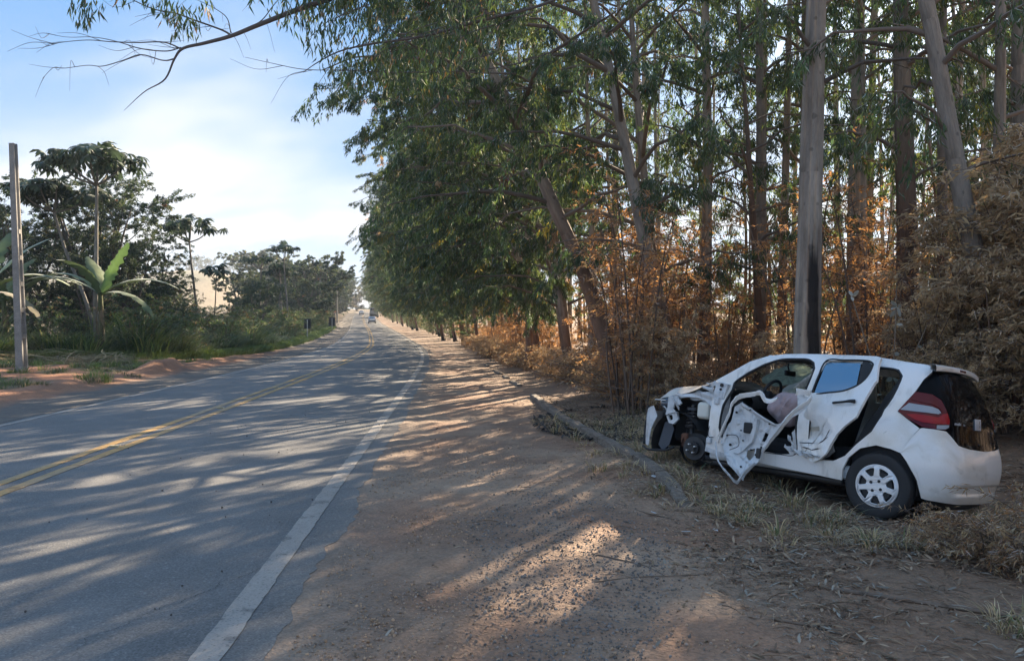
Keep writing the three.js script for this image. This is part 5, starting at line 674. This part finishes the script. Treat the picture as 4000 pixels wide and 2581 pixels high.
fp('front_bumper', sheet((a, c) => { const z = lerp(-.70, .72, c), q = z / .72; return V(2.96 - .22 * q * q + .0 * a, lerp(.27, .72, a), z); }, 10, 20), paint); fs('grille_edge', tubeG([[2.86, .72, -.70], [2.93, .62, -.62], [2.95, .45, -.62], [2.93, .28, -.64]], .018), blackPlastic);
fs('bumper_lining', tubeG([[2.90, .262, -.70], [2.788, .232, -.73], [2.65, .238, -.73], [2.527, .254, -.72], [2.43, .296, -.70]], .014), blackPlastic);
fs('wheel_liner', sheet((a, c) => { const th = lerp(-.25, 2.6, a); return V(2.40 + Math.cos(th) * .36, .33 + Math.sin(th) * .36, lerp(-.72, -.40, c)); }, 16, 6), blackPlastic); fs('splash_guard', panel([[2.62, .56], [2.54, .60], [2.47, .50], [2.50, .32], [2.58, .24], [2.66, .30]], flatAt(-.66, .15), { thick: .012, edge: .04 }), new THREE.MeshStandardMaterial({ color: new THREE.Color(.025, .032, .045), roughness: .5 }));
fs('engine', rbox(.62, .42, .96, .06, 2.36, .56, .05), blackPlastic); fs('inner_wing', panel([[2.62, .84], [1.95, .92], [1.93, .35], [2.1, .42], [2.62, .5]], flatAt(-.46), { thick: .01 }), blackPlastic); fs('engine_cover', rbox(.4, .14, .5, .04, 2.35, .80, .0), blackPlastic); fs('battery', rbox(.18, .2, .2, .02, 2.45, .74, -.36), steelDark); fs('radiator', rbox(.06, .46, 1.1, .02, 2.74, .52, 0), steelDark);
fs('washer_bottle', (() => { const g = rbox(.18, .19, .10, .045, 2.09, .74, -.62); return g; })(), milkyMat, 'milky plastic washer bottle');
{ const pts = []; for (let k = 0; k <= 70; k++) { const a = k / 70 * Math.PI * 2 * 5; pts.push([2.28 + Math.cos(a) * .065, .72 - k / 70 * .17, -.58 + Math.sin(a) * .065]); } const b = new MB(); b.tube(pts.map((p) => V(...p)), () => .010, 6, [1, 1, 1]); fs('spring', b.geo(), steelDark); fs('strut', tubeG([[2.29, .80, -.57], [2.285, .55, -.58], [2.26, .40, -.60]], .026), steelDark); fs('spring_seat', new THREE.CylinderGeometry(.085, .075, .025, 20).translate(2.285, .545, -.58), steelDark); fs('top_mount', new THREE.CylinderGeometry(.08, .085, .03, 20).translate(2.28, .745, -.575), steelDark); fs('steering_arm', tubeG([[2.24, .36, -.62], [2.30, .33, -.45], [2.35, .33, -.2]], .018), steelDark); fs('lower_arm', tubeG([[2.20, .20, -.64], [2.26, .24, -.4], [2.28, .25, -.15]], .028), steelDark); }
{ const g = new THREE.Group(); g.name = 'front_hub'; car.add(g); g.position.set(-.14, .07, 0); const turn = (geo) => geo.rotateX(Math.PI / 2).rotateY(.18).translate(2.17, .31, -.70); cpart('brake_disc', turn(new THREE.CylinderGeometry(.128, .128, .022, 36)), steelDark, null, g); cpart('hub_flange', turn(new THREE.CylinderGeometry(.068, .072, .06, 28).translate(0, -.03, 0)), blackPlastic, null, g); cpart('hub_cap', turn(new THREE.CylinderGeometry(.026, .028, .09, 20).translate(0, -.04, 0)), steelDark, null, g); for (let k = 0; k < 4; k++) cpart('stud', turn(new THREE.CylinderGeometry(.008, .008, .10, 10).translate(Math.cos(k * 1.571 + .5) * .049, -.06, Math.sin(k * 1.571 + .5) * .049)), silver, null, g);
  cpart('dust_shield', sheet((a, c) => { const th = lerp(.2, 3.9, a), r = lerp(.10, .165, c); return V(2.19 + Math.cos(th) * r, .31 + Math.sin(th) * r, -.655 - .03 * c * Math.sin(a * 9)); }, 30, 4), blackPlastic, null, g); cpart('caliper', rbox(.09, .16, .09, .025, 2.32, .38, -.66), rustMat, 'rusty brake caliper', g); cpart('brake_hose', tubeG([[2.32, .42, -.66], [2.36, .55, -.58], [2.32, .62, -.54]], .007, 5), blackPlastic, null, g);
  const b = new MB(), R = rng(781); for (let k = 0; k <= 22; k++) { const th = -2.3 + k / 22 * 2.9; for (let j = 0; j <= 2; j++) { const r = .165 + .012 * (R() - .5) + .02 * j; b.v(2.17 + Math.cos(th) * r, .31 + Math.sin(th) * r, -.74 + .06 * j + .012 * (R() - .5), [1, 1, 1]); } if (k) for (let j = 0; j < 2; j++) { const m = b.n - 6 + j; b.t(m, m + 1, m + 3); b.t(m + 1, m + 4, m + 3); } } cpart('torn_rim_edge', b.geo(), steelDark, null, g); }
// --- wheels
function wheel(x, z, sg, cover = true) {
  const w = new THREE.Group(); w.name = 'wheel'; car.add(w); w.position.set(x, .287, z); w.rotation.y = sg < 0 ? 0 : Math.PI;           // outer face towards -z
  const prof = [[.195, -.075], [.215, -.084], [.25, -.088], [.278, -.082], [.292, -.066], [.297, -.04], [.298, 0], [.297, .04], [.292, .066], [.278, .08], [.215, .08], [.19, .07]].map(([r, h]) => new THREE.Vector2(r, h)); cpart('tyre', new THREE.LatheGeometry(prof, 64).rotateX(Math.PI / 2), rubber, null, w);
  const tr = new MB(); for (let k = 0; k < 3; k++) { const g = new THREE.TorusGeometry(.2965, .004, 6, 64); g.translate(0, 0, -.035 + k * .035); tr.add(g); } cpart('tread_groove', tr.geo(), blackPlastic, null, w).userData.kind = 'stuff';
  cpart('rim', new THREE.CylinderGeometry(.19, .19, .12, 40).rotateX(Math.PI / 2), steelDark, null, w); cpart('brake_drum', new THREE.CylinderGeometry(.14, .14, .05, 32).rotateX(Math.PI / 2).translate(0, 0, -.058), blackPlastic, null, w);
  if (!cover) return w;
  const s = new THREE.Shape(); s.absarc(0, 0, .186, 0, Math.PI * 2); for (let k = 0; k < 7; k++) { const a = k / 7 * Math.PI * 2 + Math.PI / 2 + .45, h = new THREE.Path(), P = (r, d) => [Math.cos(a + d) * r, Math.sin(a + d) * r]; h.moveTo(...P(.092, -.24)); h.quadraticCurveTo(...P(.078, 0), ...P(.092, .24)); h.lineTo(...P(.145, .33)); h.quadraticCurveTo(...P(.166, .31), ...P(.166, .22)); h.quadraticCurveTo(...P(.169, 0), ...P(.166, -.22)); h.quadraticCurveTo(...P(.166, -.31), ...P(.145, -.33)); h.closePath(); s.holes.push(h); }
  let e = new THREE.ExtrudeGeometry(s, { depth: .012, bevelEnabled: true, bevelThickness: .008, bevelSize: .007, bevelSegments: 3, curveSegments: 40 }); e.translate(0, 0, -.088); const p = e.attributes.position; for (let i = 0; i < p.count; i++) { const r = Math.hypot(p.getX(i), p.getY(i)); p.setZ(i, p.getZ(i) + .022 * (1 - sst(.02, .09, r)) - .006 * Math.exp(-(((r - .12) / .03) ** 2)) + .012 * sst(.16, .19, r)); } e.computeVertexNormals(); const c = cpart('wheel_cover', e, silver, 'silver wheel cover with seven openings', w);
  for (let k = 0; k < 4; k++) { const a = k * Math.PI / 2 + .55; cpart('bolt', new THREE.CylinderGeometry(.012, .014, .03, 12).rotateX(Math.PI / 2).translate(Math.cos(a) * .052, Math.sin(a) * .052, -.086), blackPlastic, null, c); }
  cpart('centre_cap', new THREE.CylinderGeometry(.027, .03, .02, 24).rotateX(Math.PI / 2).translate(0, 0, -.082), silver, null, c); cpart('emblem', rbox(.026, .026, .006, .006, 0, 0, -.094), steelDark, null, c);
  return w;
}
wheel(-.005, -.715, -1); wheel(-.005, .715, 1, false); wheel(2.30, .70, 1, false);
cpart('wheel_arch_liner', sheet((a, c) => { const th = lerp(-.15, 3.3, a); return V(-.005 + Math.cos(th) * .335, .30 + Math.sin(th) * .345, lerp(-.775, -.45, c)); }, 30, 6), blackPlastic); cpart('underbody', rbox(2.1, .08, 1.2, .03, 1.05, .25, .02), steelDark); cpart('jacking_rail', rbox(1.45, .035, .02, .004, 1.05, .272, -.70), steelDark); cpart('rear_axle', tubeG([[0, .26, -.6], [.1, .25, 0], [0, .26, .6]], .04), steelDark); cpart('fuel_tank', rbox(.5, .16, .8, .05, .38, .27, .1), blackPlastic);
// ---------------------------------------------------------------- kerb, litter, grass, sticks, studs, distant traffic
const kerbTex = dataTex(512, (u, v) => { const a = fbm(u * 5, v * 5, 5, 801, 5), s = vnoise(u * 90, v * 90, 802, 90); let k = .62 + .5 * (a - .5) + .25 * (s - .5); if (a > .62) k += .12; return [k, k * .97, k * .93]; });
const kerbMat = new THREE.MeshStandardMaterial({ color: new THREE.Color(.27, .225, .185), map: kerbTex, bumpMap: grainBump, bumpScale: .02, roughness: .95 });
{
  const k = thing('kerb', 'weathered grey concrete kerb running beside the wrecked car and sinking into the litter', 'kerb', [0, 0, 0]); const R = rng(811);
  for (let d = 7.35; d < 33; d += 1.02) {
    if (d > 17 && R() < .45) continue; const b = new MB(), n = 8, len = .975, tip = d < 7.5;
    for (let i = 0; i <= n; i++) { const dd = d + len * i / n, t = kerbT(dd) + .02 * (fbm(dd * 3, 1, 2, 812) - .5), x = roadC(dd) + t, g = ground(dd, t - .3), h = (.11 - .055 * sst(13, 24, dd)) * (tip ? sst(0, .8, i / n) * .9 + .1 : 1) + .02 * (fbm(dd * 4, 2, 3, 813) - .5), pr = [[-.085, -.1], [-.080, h * .55], [-.076, h * .86], [-.058, h], [.045, h], [.062, h * .88], [.068, h * .5], [.072, -.1]]; pr.forEach(([q, y], j) => b.v(x + q + .009 * (R() - .5), g + y + .009 * (R() - .5), -dd, [1, 1, 1], j * .06, dd * .5)); if (i) for (let j = 0; j < 7; j++) { const m = b.n - 16 + j; b.t(m, m + 1, m + 8); b.t(m + 1, m + 9, m + 8); } }
    for (const e of [0, n]) for (let j = 1; j < 7; j++) b.t(e * 8, e * 8 + j, e * 8 + j + 1);
    const kg = b.geo(false).toNonIndexed(); kg.computeVertexNormals(); mesh('kerb_stone', kg, kerbMat, k);
  }
}
const inst = (name, geo, mat, list, label, category) => { const m = new THREE.InstancedMesh(geo, mat, list.length), q = new THREE.Object3D(), c = new THREE.Color(); m.name = name; m.castShadow = m.receiveShadow = true; list.forEach(([x, y, z, rx, ry, rz, s, col, sy], i) => { q.position.set(x, y, z); q.rotation.set(rx, ry, rz); q.scale.set(s, sy ?? s, s); q.updateMatrix(); m.setMatrixAt(i, q.matrix); m.setColorAt(i, c.setRGB(...col)); }); tag(m, label, category, null, 'stuff'); scene.add(m); return m; };
const one = (f) => { const b = new MB(); f(b); return b.geo(); }, W3 = [1, 1, 1];
const dryLeafG = one((b) => { const P = [[0, 0, 0], [.25, .02, -.10], [.25, .03, .10], [.6, .05, -.11], [.6, .07, .09], [1, .02, .05]].map(([x, y, z]) => b.v(x - .5, y, z, W3)); b.t(P[0], P[2], P[1]); b.t(P[1], P[2], P[3]); b.t(P[2], P[4], P[3]); b.t(P[3], P[4], P[5]); });
const barkStripG = one((b) => { for (let i = 0; i <= 5; i++) { const t = i / 5 - .5; b.v(t, .06 * Math.cos(t * 4) - .03, -.03 + .05 * t * t, W3); b.v(t, .05 * Math.cos(t * 4) - .03, .03 + .06 * t * t, W3); if (i) { const m = b.n - 4; b.t(m, m + 1, m + 2); b.t(m + 1, m + 3, m + 2); } } });
const twigG = one((b) => b.tube(curve([V(-.5, 0, 0), V(-.15, .04, .05), V(.2, .02, -.02), V(.5, 0, .05)], 6), [.012, .012, .011, .01, .009, .008, .006], 4, W3));
const pebG = (() => { const g = new THREE.IcosahedronGeometry(.5, 1), p = g.attributes.position; for (let i = 0; i < p.count; i++) { const k = .8 + .35 * hash2(Math.round(p.getX(i) * 40), Math.round(p.getY(i) * 40 + p.getZ(i) * 97), 5); p.setXYZ(i, p.getX(i) * k, p.getY(i) * k * .7, p.getZ(i) * k); } g.deleteAttribute('uv'); g.computeVertexNormals(); return g; })();
const plainMat = new THREE.MeshStandardMaterial({ roughness: .95, side: THREE.DoubleSide }), litterMat = new THREE.MeshPhysicalMaterial({ roughness: .9, side: THREE.DoubleSide }), bladeMat = new THREE.MeshPhysicalMaterial({ vertexColors: true, roughness: .92, transmission: .3, thickness: 0, side: THREE.DoubleSide });
{
  const R = rng(821), leaves = [], strips = [], twigs = [], pebbles = [], LIT = [[.30, .205, .12], [.22, .145, .085], [.36, .26, .17], [.17, .11, .07], [.33, .29, .23], [.26, .16, .10]];
  for (let k = 0; k < 110000 && leaves.length < 48000; k++) { const d = 3.6 + 15 * R() ** 1.5, x = -1.5 + 9 * R(), t = x - roadC(d), li = litterAt(x, d, t), cl = sst(.35, .65, fbm(x * 1.7, d * 1.7, 3, 822)); if (t < R_EDGE + .25 || R() > Math.max(li * (.12 + .88 * cl), .012)) continue; leaves.push([x, ground(d, t) + .006 + .02 * R() * li, -d, (R() - .5) * .7, R() * 6.28, (R() - .5) * .7, (.036 + .08 * R() ** 2) * (d < 5.6 ? .8 : 1), tint(LIT[Math.floor(R() * 6)], .45 + .65 * R())]); }
  for (let k = 0; k < 3400; k++) { const d = 3.6 + 14 * R() ** 1.4, x = -.8 + 8 * R(), t = x - roadC(d); if (t < R_EDGE + .4 || R() > Math.max(litterAt(x, d, t), .03)) continue; strips.push([x, ground(d, t) + .015, -d, (R() - .5) * .5, R() * 6.28, (R() - .5) * .4, .08 + .2 * R() * R(), tint(LIT[Math.floor(R() * 6)], .5 + .55 * R())]); }
  for (let k = 0; k < 2800; k++) { const d = 3.6 + 14 * R() ** 1.4, x = -.8 + 8 * R(), t = x - roadC(d); if (t < R_EDGE + .3 || R() > Math.max(litterAt(x, d, t), .05)) continue; twigs.push([x, ground(d, t) + .012, -d, (R() - .5) * .3, R() * 6.28, (R() - .5) * .25, .10 + .3 * R() * R(), tint([.22, .15, .10], .5 + .8 * R()), .2 + .2 * R()]); }
  for (let k = 0; k < 70000 && pebbles.length < 30000; k++) { const d = 3.6 + 8 * R() ** 1.7, x = -2 + 6 * R(), t = x - roadC(d); if (t < R_EDGE + .06 || litterAt(x, d, t) > .75) continue; const q = fbm(x * 1.4, d * 1.4, 3, 823), cr = crumbsAt(x, d), dark = R() < cr * .9; if (R() > sst(.34, .66, q) * .7 + cr * .8 + .04) continue; pebbles.push([x, ground(d, t) + .002, -d, R() * 6, R() * 6, R() * 6, .005 + .017 * R() ** 3 + (R() < .02 ? .012 : 0), dark ? tint([.19, .17, .152], .5 + .8 * R()) : tint(R() < .6 ? [.36, .24, .15] : [.27, .21, .165], .6 + .8 * R())]); }
  for (let k = 0; k < 60; k++) { const d = 4 + 12 * R(), x = roadC(d) + 3.8 * R() - .2; pebbles.push([x, roadH(d) + .002, -d, R() * 6, R() * 6, R() * 6, .008 + .012 * R(), [.07, .06, .055]]); }
  const ash = []; for (let k = 0; k < 5200; k++) { const a = R() * 6.283, r = Math.sqrt(R()), x = 2.2 + Math.cos(a) * r * 1.9, d = 13.6 + Math.sin(a) * r * 2.4, t = x - roadC(d); if (R() > sst(.3, .55, fbm(x * 1.3, d * 1.3, 3, 825))) continue; ash.push([x, ground(d, t) + .01 + .03 * R(), -d, (R() - .5), R() * 6.28, (R() - .5), .05 + .13 * R(), tint([.035, .032, .03], .5 + R())]); } inst('charred_litter', dryLeafG, litterMat, ash, 'black charred leaves and twigs on the burnt ground beyond the kerb', 'charred litter');
  inst('leaf_litter', dryLeafG, litterMat, leaves, 'dry fallen eucalypt leaves scattered over the verge', 'leaf litter'); inst('bark_litter', barkStripG, litterMat, strips, 'curled strips of shed bark among the dry leaves', 'bark litter'); inst('twig_litter', twigG, plainMat, twigs, 'small broken twigs scattered over the verge', 'twigs'); inst('gravel', pebG, plainMat, pebbles, 'loose gravel and crumbs of asphalt on the dirt verge', 'gravel');
}
// grass round the car and along the kerb
{
  const R = rng(831), tuft = [[[[.17, .20, .07], [.14, .18, .06]].concat(STRAW, STRAW), .17, .9], [STRAW, .16, 1.0], [[...STRAW, ...STRAW, [.16, .19, .07]], .26, .9]].map(([c, h, ar], i) => bladeGeo(rng(840 + i), 26, h, .34, .0085, c, ar)), L = [[], [], []];
  for (let k = 0; k < 5200; k++) { const d = 4.2 + 10.5 * R() ** 1.2, x = -.5 + 6.5 * R(), t = x - roadC(d), kt = kerbT(d); let p = 0; const near = Math.abs(t - kt); p = Math.max(.9 * (1 - sst(0, .8, near)) * sst(6.5, 8, d), sst(.42, .62, fbm(x * .9 + 4, d * .9, 3, 832)) * sst(kt - .3, kt + .5, t) * (1 - sst(kt + 2.4, kt + 3.4, t)) * sst(4.2, 5.4, d + .4 * x - .5)); if (d < 7 && t < kt + .8) p *= .25; if (t < kt + .12) p *= .3; if (R() > p * .75) continue; L[R() < .3 ? 0 : R() < .75 ? 1 : 2].push([x, ground(d, t) - .01, -d, 0, R() * 6.28, 0, .55 + .7 * R(), tint(W3, .8 + .4 * R())]); }
  L.forEach((l, i) => inst(['green_grass', 'dry_grass', 'long_grass'][i], tuft[i], bladeMat, l, ['green and straw coloured grass tufts under the wrecked car', 'straw coloured dry grass tufts beside the kerb', 'longer bent grass between the kerb and the car'][i], 'grass'));
  // short grass on the left
  const g2 = [bladeGeo(rng(851), 40, .42, .8, .014, [[.16, .23, .045], [.20, .26, .055], [.13, .19, .045]], .6), bladeGeo(rng(852), 34, .3, .7, .012, [...STRAW, ...GRASS], .8)], M2 = [[], []];  // first palette is brightened to lime, painting sunlight onto the verge strip
  for (let k = 0; k < 4200; k++) { const d = 30 + 95 * R() ** 1.3, q = R(), t = vegL(d) + .9 - 1.6 * q, x = roadC(d) + t; M2[0].push([x, ground(d, t) - .02, -d, 0, R() * 6.28, 0, .6 + .9 * R(), tint(W3, .8 + .5 * R())]); }
  for (let k = 0; k < 5200; k++) { const d = 14 + 20 * R(), x = roadC(d) - 5.2 - 10 * R(), t = x - roadC(d); if (fbm(x * .5, d * .5, 4, 40) * .45 + fbm(x * 1.9, d * 1.9, 4, 41) * .55 < .50 + .12 * (1 - sst(0, 4, -5.6 - t))) continue; M2[R() < .35 ? 0 : 1].push([x, ground(d, t) - .02, -d, 0, R() * 6.28, 0, .35 + .6 * R(), tint(W3, .7 + .6 * R())]); }
  inst('verge_grass', g2[0], bladeMat, M2[0], 'short grass with sunlight painted into its bright green along the far edge of the road', 'grass'); inst('cut_grass', g2[1], bladeMat, M2[1], 'dry cut grass on the cleared red earth', 'grass');
  const cane = []; for (let k = 0; k < 420; k++) { const x = -20.5 + 5.4 * R(), d = 28.4 + 3.4 * R(), t = x - roadC(d); cane.push([x, ground(d, t) + .05 + .35 * R() * R(), -d, (R() - .5) * .5, R() * 6.28, (R() - .5) * .5, .6 + 1.3 * R(), tint([.30, .24, .14], .5 + .9 * R()), .5]); } inst('cane_heap', twigG, plainMat, cane, 'heap of cut dry canes at the foot of the banana plant', 'cane heap');
}
// fallen sticks one can tell apart
const stickMat = new THREE.MeshStandardMaterial({ color: new THREE.Color(.22, .165, .125), map: barkTex, roughness: .9 });
function stick(label, pts, r, name = 'fallen_branch', group) { const b = new MB(), p = curve(pts.map(([x, d, h = 0]) => V(x, ground(d, x - roadC(d)) + r * .7 + h, -d)), 24); const t = thing(name, label, 'branch', [p[0].x, p[0].y, p[0].z], group), q = p.map((v) => v.clone().sub(p[0])); b.tube(q, (u) => r * (1 - .45 * u), 8, W3, { wob: .08 }); mesh('stem', b.geo(), stickMat, t); const sb = new MB(), k = q[14], e = q[18]; sb.tube([k, k.clone().lerp(e, .6).add(V(.03, .03, .05)), e.clone().add(V(.05, .02, .12))], [r * .4, r * .3, r * .15], 5, W3); mesh('side_twig', sb.geo(), stickMat, t); return t; }
stick('long smooth fallen branch lying over the litter', [[2.12, 5.12], [2.45, 4.95], [2.85, 4.72], [3.3, 4.5], [3.9, 4.3]], .018);
stick('thin bent stick on the bare dirt beside the gravel', [[.62, 6.0], [.78, 5.85], [.95, 5.7], [1.08, 5.45]], .007);
stick('long thin dark twig across the dirt', [[.55, 5.35], [.9, 5.42], [1.25, 5.45], [1.55, 5.55]], .005);
stick('straight twig near the dry grass', [[1.5, 5.9], [1.8, 5.75], [2.15, 5.6]], .007);
stick('short forked twig on the shaded dirt', [[1.55, 4.6], [1.75, 4.5], [1.95, 4.3]], .008);
stick('curved pale twig beside the asphalt edge', [[-.65, 5.2], [-.6, 5.05], [-.52, 4.9]], .005);
stick('bent twig between the kerb end and the gravel', [[1.0, 7.6], [1.25, 7.2], [1.5, 6.95]], .007);
for (const [x, d, l, a, h] of [[3.0, 15.2, 2.6, .5, .8], [3.6, 14.6, 2.2, .7, .9], [2.6, 16, 2.4, .4, .6], [4.1, 14, 2.0, .9, .7], [2.9, 14.4, 1.8, .3, .4], [3.4, 13.8, 2.3, .55, .5], [2.3, 15, 1.9, .2, .3], [3.9, 13.3, 1.7, .65, .45]]) stick('pale dead branch leaning in the rusty scrub', [[x, d], [x - l * .25 * Math.cos(a), d + .1, h * .45], [x - l * .6 * Math.cos(a), d + .2, h * .9], [x - l * Math.cos(a), d + .3, h * 1.3]], .013, 'dead_branch', 'dead branches in the scrub');
// splinters of white plastic and clear glass thrown from the car
{ const R = rng(881), sm = new THREE.MeshPhysicalMaterial({ color: new THREE.Color(.42, .43, .43), roughness: .6, side: THREE.DoubleSide }), bm = new THREE.MeshStandardMaterial({ color: new THREE.Color(.03, .03, .032), roughness: .6, side: THREE.DoubleSide }); for (let k = 0; k < 16; k++) { const x = 1.3 + 2.4 * R(), d = 6.6 + 2.8 * R() - (x - 1.3) * .3, n = 5, sh = new THREE.Shape(); for (let i = 0; i < n; i++) { const a = i / n * 6.283, r = .010 + .026 * R(); i ? sh.lineTo(Math.cos(a) * r * 1.7, Math.sin(a) * r) : sh.moveTo(r * 1.7, 0); } const g = new THREE.ExtrudeGeometry(sh, { depth: .003, bevelEnabled: false }); g.rotateX(-1.57 + (R() - .5) * .8); const dark = k % 4 === 3, m = mesh('plastic_shard', g, dark ? bm : sm); m.position.set(...spot(x, d)); m.position.y += .03; m.rotation.y = R() * 6; tag(m, dark ? 'small black plastic shard in the grass by the car' : 'small white plastic shard in the grass by the car', 'shard', 'broken pieces round the car'); } }
// dry leafy sprays in front of the bumper and a pale leaved sprig above the roof
for (const [x, d, s] of [[3.55, 5.75, .5], [3.8, 5.55, .55], [3.35, 6.0, .4], [4.05, 5.75, .6], [3.95, 5.3, .55], [4.2, 5.45, .6]]) place(shrubLow[Math.round(s * 20) % 2], x, d, x * 9, s, 'low dry leafy spray poking up before the rear bumper', 'dry sprays by the bumper');
{ const t = thing('pale_sprig', 'sprig of broad pale leaves standing above the car roof', 'plant', spot(5.35, 11)), R = rng(861), sb = new MB(), lg = one((b) => { const P = [[0, 0, 0], [.35, .03, -.22], [.35, .03, .22], [.75, .0, -.2], [.75, 0, .2], [1, -.08, 0]].map(([x, y, z]) => b.v(x, y, z, W3)); b.t(P[0], P[2], P[1]); b.t(P[1], P[2], P[3]); b.t(P[2], P[4], P[3]); b.t(P[3], P[4], P[5]); }), pm = new THREE.MeshPhysicalMaterial({ color: new THREE.Color(.42, .42, .36), roughness: .9, transmission: .3, thickness: 0, side: THREE.DoubleSide }); for (let k = 0; k < 4; k++) { const a = k * 1.7, q = curve([V(0, 0, 0), V(Math.cos(a) * .2, .9, Math.sin(a) * .1), V(Math.cos(a) * .55, 1.75 + .15 * k, Math.sin(a) * .3)], 8); sb.tube(q, () => .008, 5, [.2, .16, .12]); for (let l = 0; l < 7; l++) { const p = q[3 + Math.floor(R() * 6)], m = mesh('leaf', lg, pm, t); m.position.copy(p); m.rotation.set(R() * 3, R() * 6.28, -1 + R() * 1.4); m.scale.setScalar(.09 + .07 * R()); } } mesh('stems', sb.geo(), twigMat, t); }
// reflecting studs between the yellow lines
{ const sm = new THREE.MeshStandardMaterial({ color: new THREE.Color(.42, .36, .24), roughness: .7 }), rm = new THREE.MeshPhysicalMaterial({ color: new THREE.Color(.35, .28, .10), roughness: .2 }), s = thing('road_stud', 'small tan reflector stud between the yellow lines', 'road stud', [0, 0, 0], 'road studs between the yellow lines'), sh = new THREE.Shape(); sh.moveTo(-.05, 0); sh.lineTo(.05, 0); sh.lineTo(.034, .02); sh.lineTo(-.034, .02); sh.closePath(); mesh('body', new THREE.ExtrudeGeometry(sh, { depth: .14, bevelEnabled: false }).translate(0, 0, -.07).rotateY(Math.PI / 2), sm, s); mesh('reflector', new THREE.BoxGeometry(.11, .012, .003).translate(0, .011, .047), rm, s); [6, 11, 16, 21, 26, 31, 36].forEach((d, i) => { const o = i ? copyOf(s) : s; o.position.set(roadC(d) + .01, roadH(d) + .001, -d); o.rotation.y = .077; }); }
// distant traffic
const farWhite = new THREE.MeshPhysicalMaterial({ color: new THREE.Color(.72, .73, .75), roughness: .35, clearcoat: .6 }), farGlass = new THREE.MeshPhysicalMaterial({ color: new THREE.Color(.02, .025, .03), roughness: .08, clearcoat: 1 });
function smallCar(label, x, d, turn, front) {
  const g = thing('car', label, 'car', [x, roadH(d), -d]), sec = (pts, w, name, mat, ins = 0) => { const s = new THREE.Shape(pts.map(([a, b]) => new THREE.Vector2(a, b))), e = new THREE.ExtrudeGeometry(s, { depth: w - .1, bevelEnabled: true, bevelSize: .05, bevelThickness: .05, bevelSegments: 3 }); e.translate(0, 0, -(w - .1) / 2); e.rotateY(Math.PI / 2); const p = e.attributes.position; for (let i = 0; i < p.count; i++) { const y = p.getY(i); p.setX(i, p.getX(i) * (1 - .26 * sst(.85, 1.5, y))); } e.computeVertexNormals(); return mesh(name, e, mat, g); };
  sec([[-1.9, .3], [1.95, .3], [2.0, .62], [1.95, .86], [1.35, .96], [.75, 1.42], [-.9, 1.46], [-1.6, 1.0], [-1.95, .9], [-1.98, .6]], 1.72, 'body', farWhite);
  const win = (pts) => { const b = new MB(), P = pts.map((p) => b.v(...p, W3)); b.t(P[0], P[1], P[2]); b.t(P[0], P[2], P[3]); return b.geo(); };
  mesh('rear_window', win([[-.62, 1.05, 1.62], [.62, 1.05, 1.62], [.52, 1.40, 1.12], [-.52, 1.40, 1.12]]), farGlass, g); mesh('windscreen', win([[-.64, 1.0, -1.42], [.64, 1.0, -1.42], [.54, 1.40, -.88], [-.54, 1.40, -.88]]), farGlass, g);
  mesh('bumper', rbox(1.5, .26, .14, .05, 0, .42, 2.0), blackPlastic, g); for (const s of [-1, 1]) { mesh('lamp', rbox(.28, .16, .06, .03, s * .66, .88, 1.98), front ? clearLens : redLens, g); mesh('mirror', rbox(.2, .12, .1, .04, s * .92, 1.02, -.7), farWhite, g); for (const z of [-1.3, 1.3]) { const w = mesh('wheel', new THREE.CylinderGeometry(.31, .31, .2, 24).rotateZ(Math.PI / 2), rubber, g); w.position.set(s * .76, .31, z); mesh('rim', new THREE.CylinderGeometry(.19, .19, .21, 18).rotateZ(Math.PI / 2), silver, w); } }
  g.rotation.y = turn; return g;
}
smallCar('white car driving away along the road towards the bend', roadC(178) + 1.7, 178, .19, false); smallCar('white car further up the road near the leaning truck', roadC(285) - 1.0, 285, .19, true);
{ const x = roadC(238) + 3.4, g = thing('truck', 'grey box truck tilted on the shoulder at the far bend', 'truck', [x, roadH(238) + .1, -238]), gm = new THREE.MeshStandardMaterial({ color: new THREE.Color(.34, .35, .36), roughness: .6 }); mesh('cargo_box', rbox(2.6, 1.9, 6.0, .06, 0, 1.95, -1), gm, g); mesh('rear_window', rbox(2.0, .8, .06, .05, 0, 2.35, 2.02), farGlass, g); mesh('bumper', rbox(2.5, .75, .3, .06, 0, .62, 1.95), blackPlastic, g); mesh('chassis', rbox(1.0, .3, 7.2, .04, 0, .75, -1.6), steelDark, g); mesh('cab', rbox(2.3, 1.7, 1.8, .15, 0, 1.6, -5.1), gm, g); for (const s of [-1, 1]) for (const z of [1, -4.6]) { const w = mesh('wheel', new THREE.CylinderGeometry(.48, .48, .34, 24).rotateZ(Math.PI / 2), rubber, g); w.position.set(s * 1.05, .48, z); } g.rotation.set(0, .12, -.09); }
// thicket and plantation out of view, placed to darken reflections in the tailgate
{ const R = rng(871); for (const [x, d] of [[8.4, 8], [8.8, 6.4], [8.2, 4.8], [9.0, 3.2], [8.6, 1.2], [9.4, -1], [9, -3.4]]) place(shrubTan[Math.floor(R() * 2)], x, d, R() * 6, 1.1 + .3 * R(), 'tan shrub out of view past the car, darkening the tailgate reflection', 'unseen tan shrubs beside the car'); for (const [x, d] of [[10, 7], [11, 3.5], [9.8, 0], [11.5, -4], [13, 9], [10.5, -8]]) place(protoTall[Math.floor(R() * 3)], x, d, R() * 6, 1, 'slender eucalypt out of view past the car, darkening the tailgate reflection', 'unseen eucalypts past the car'); }
// thin haze in the air
scene.fog = new THREE.FogExp2(0xe2e9f0, 0.0006);
renderer.render(scene, camera);
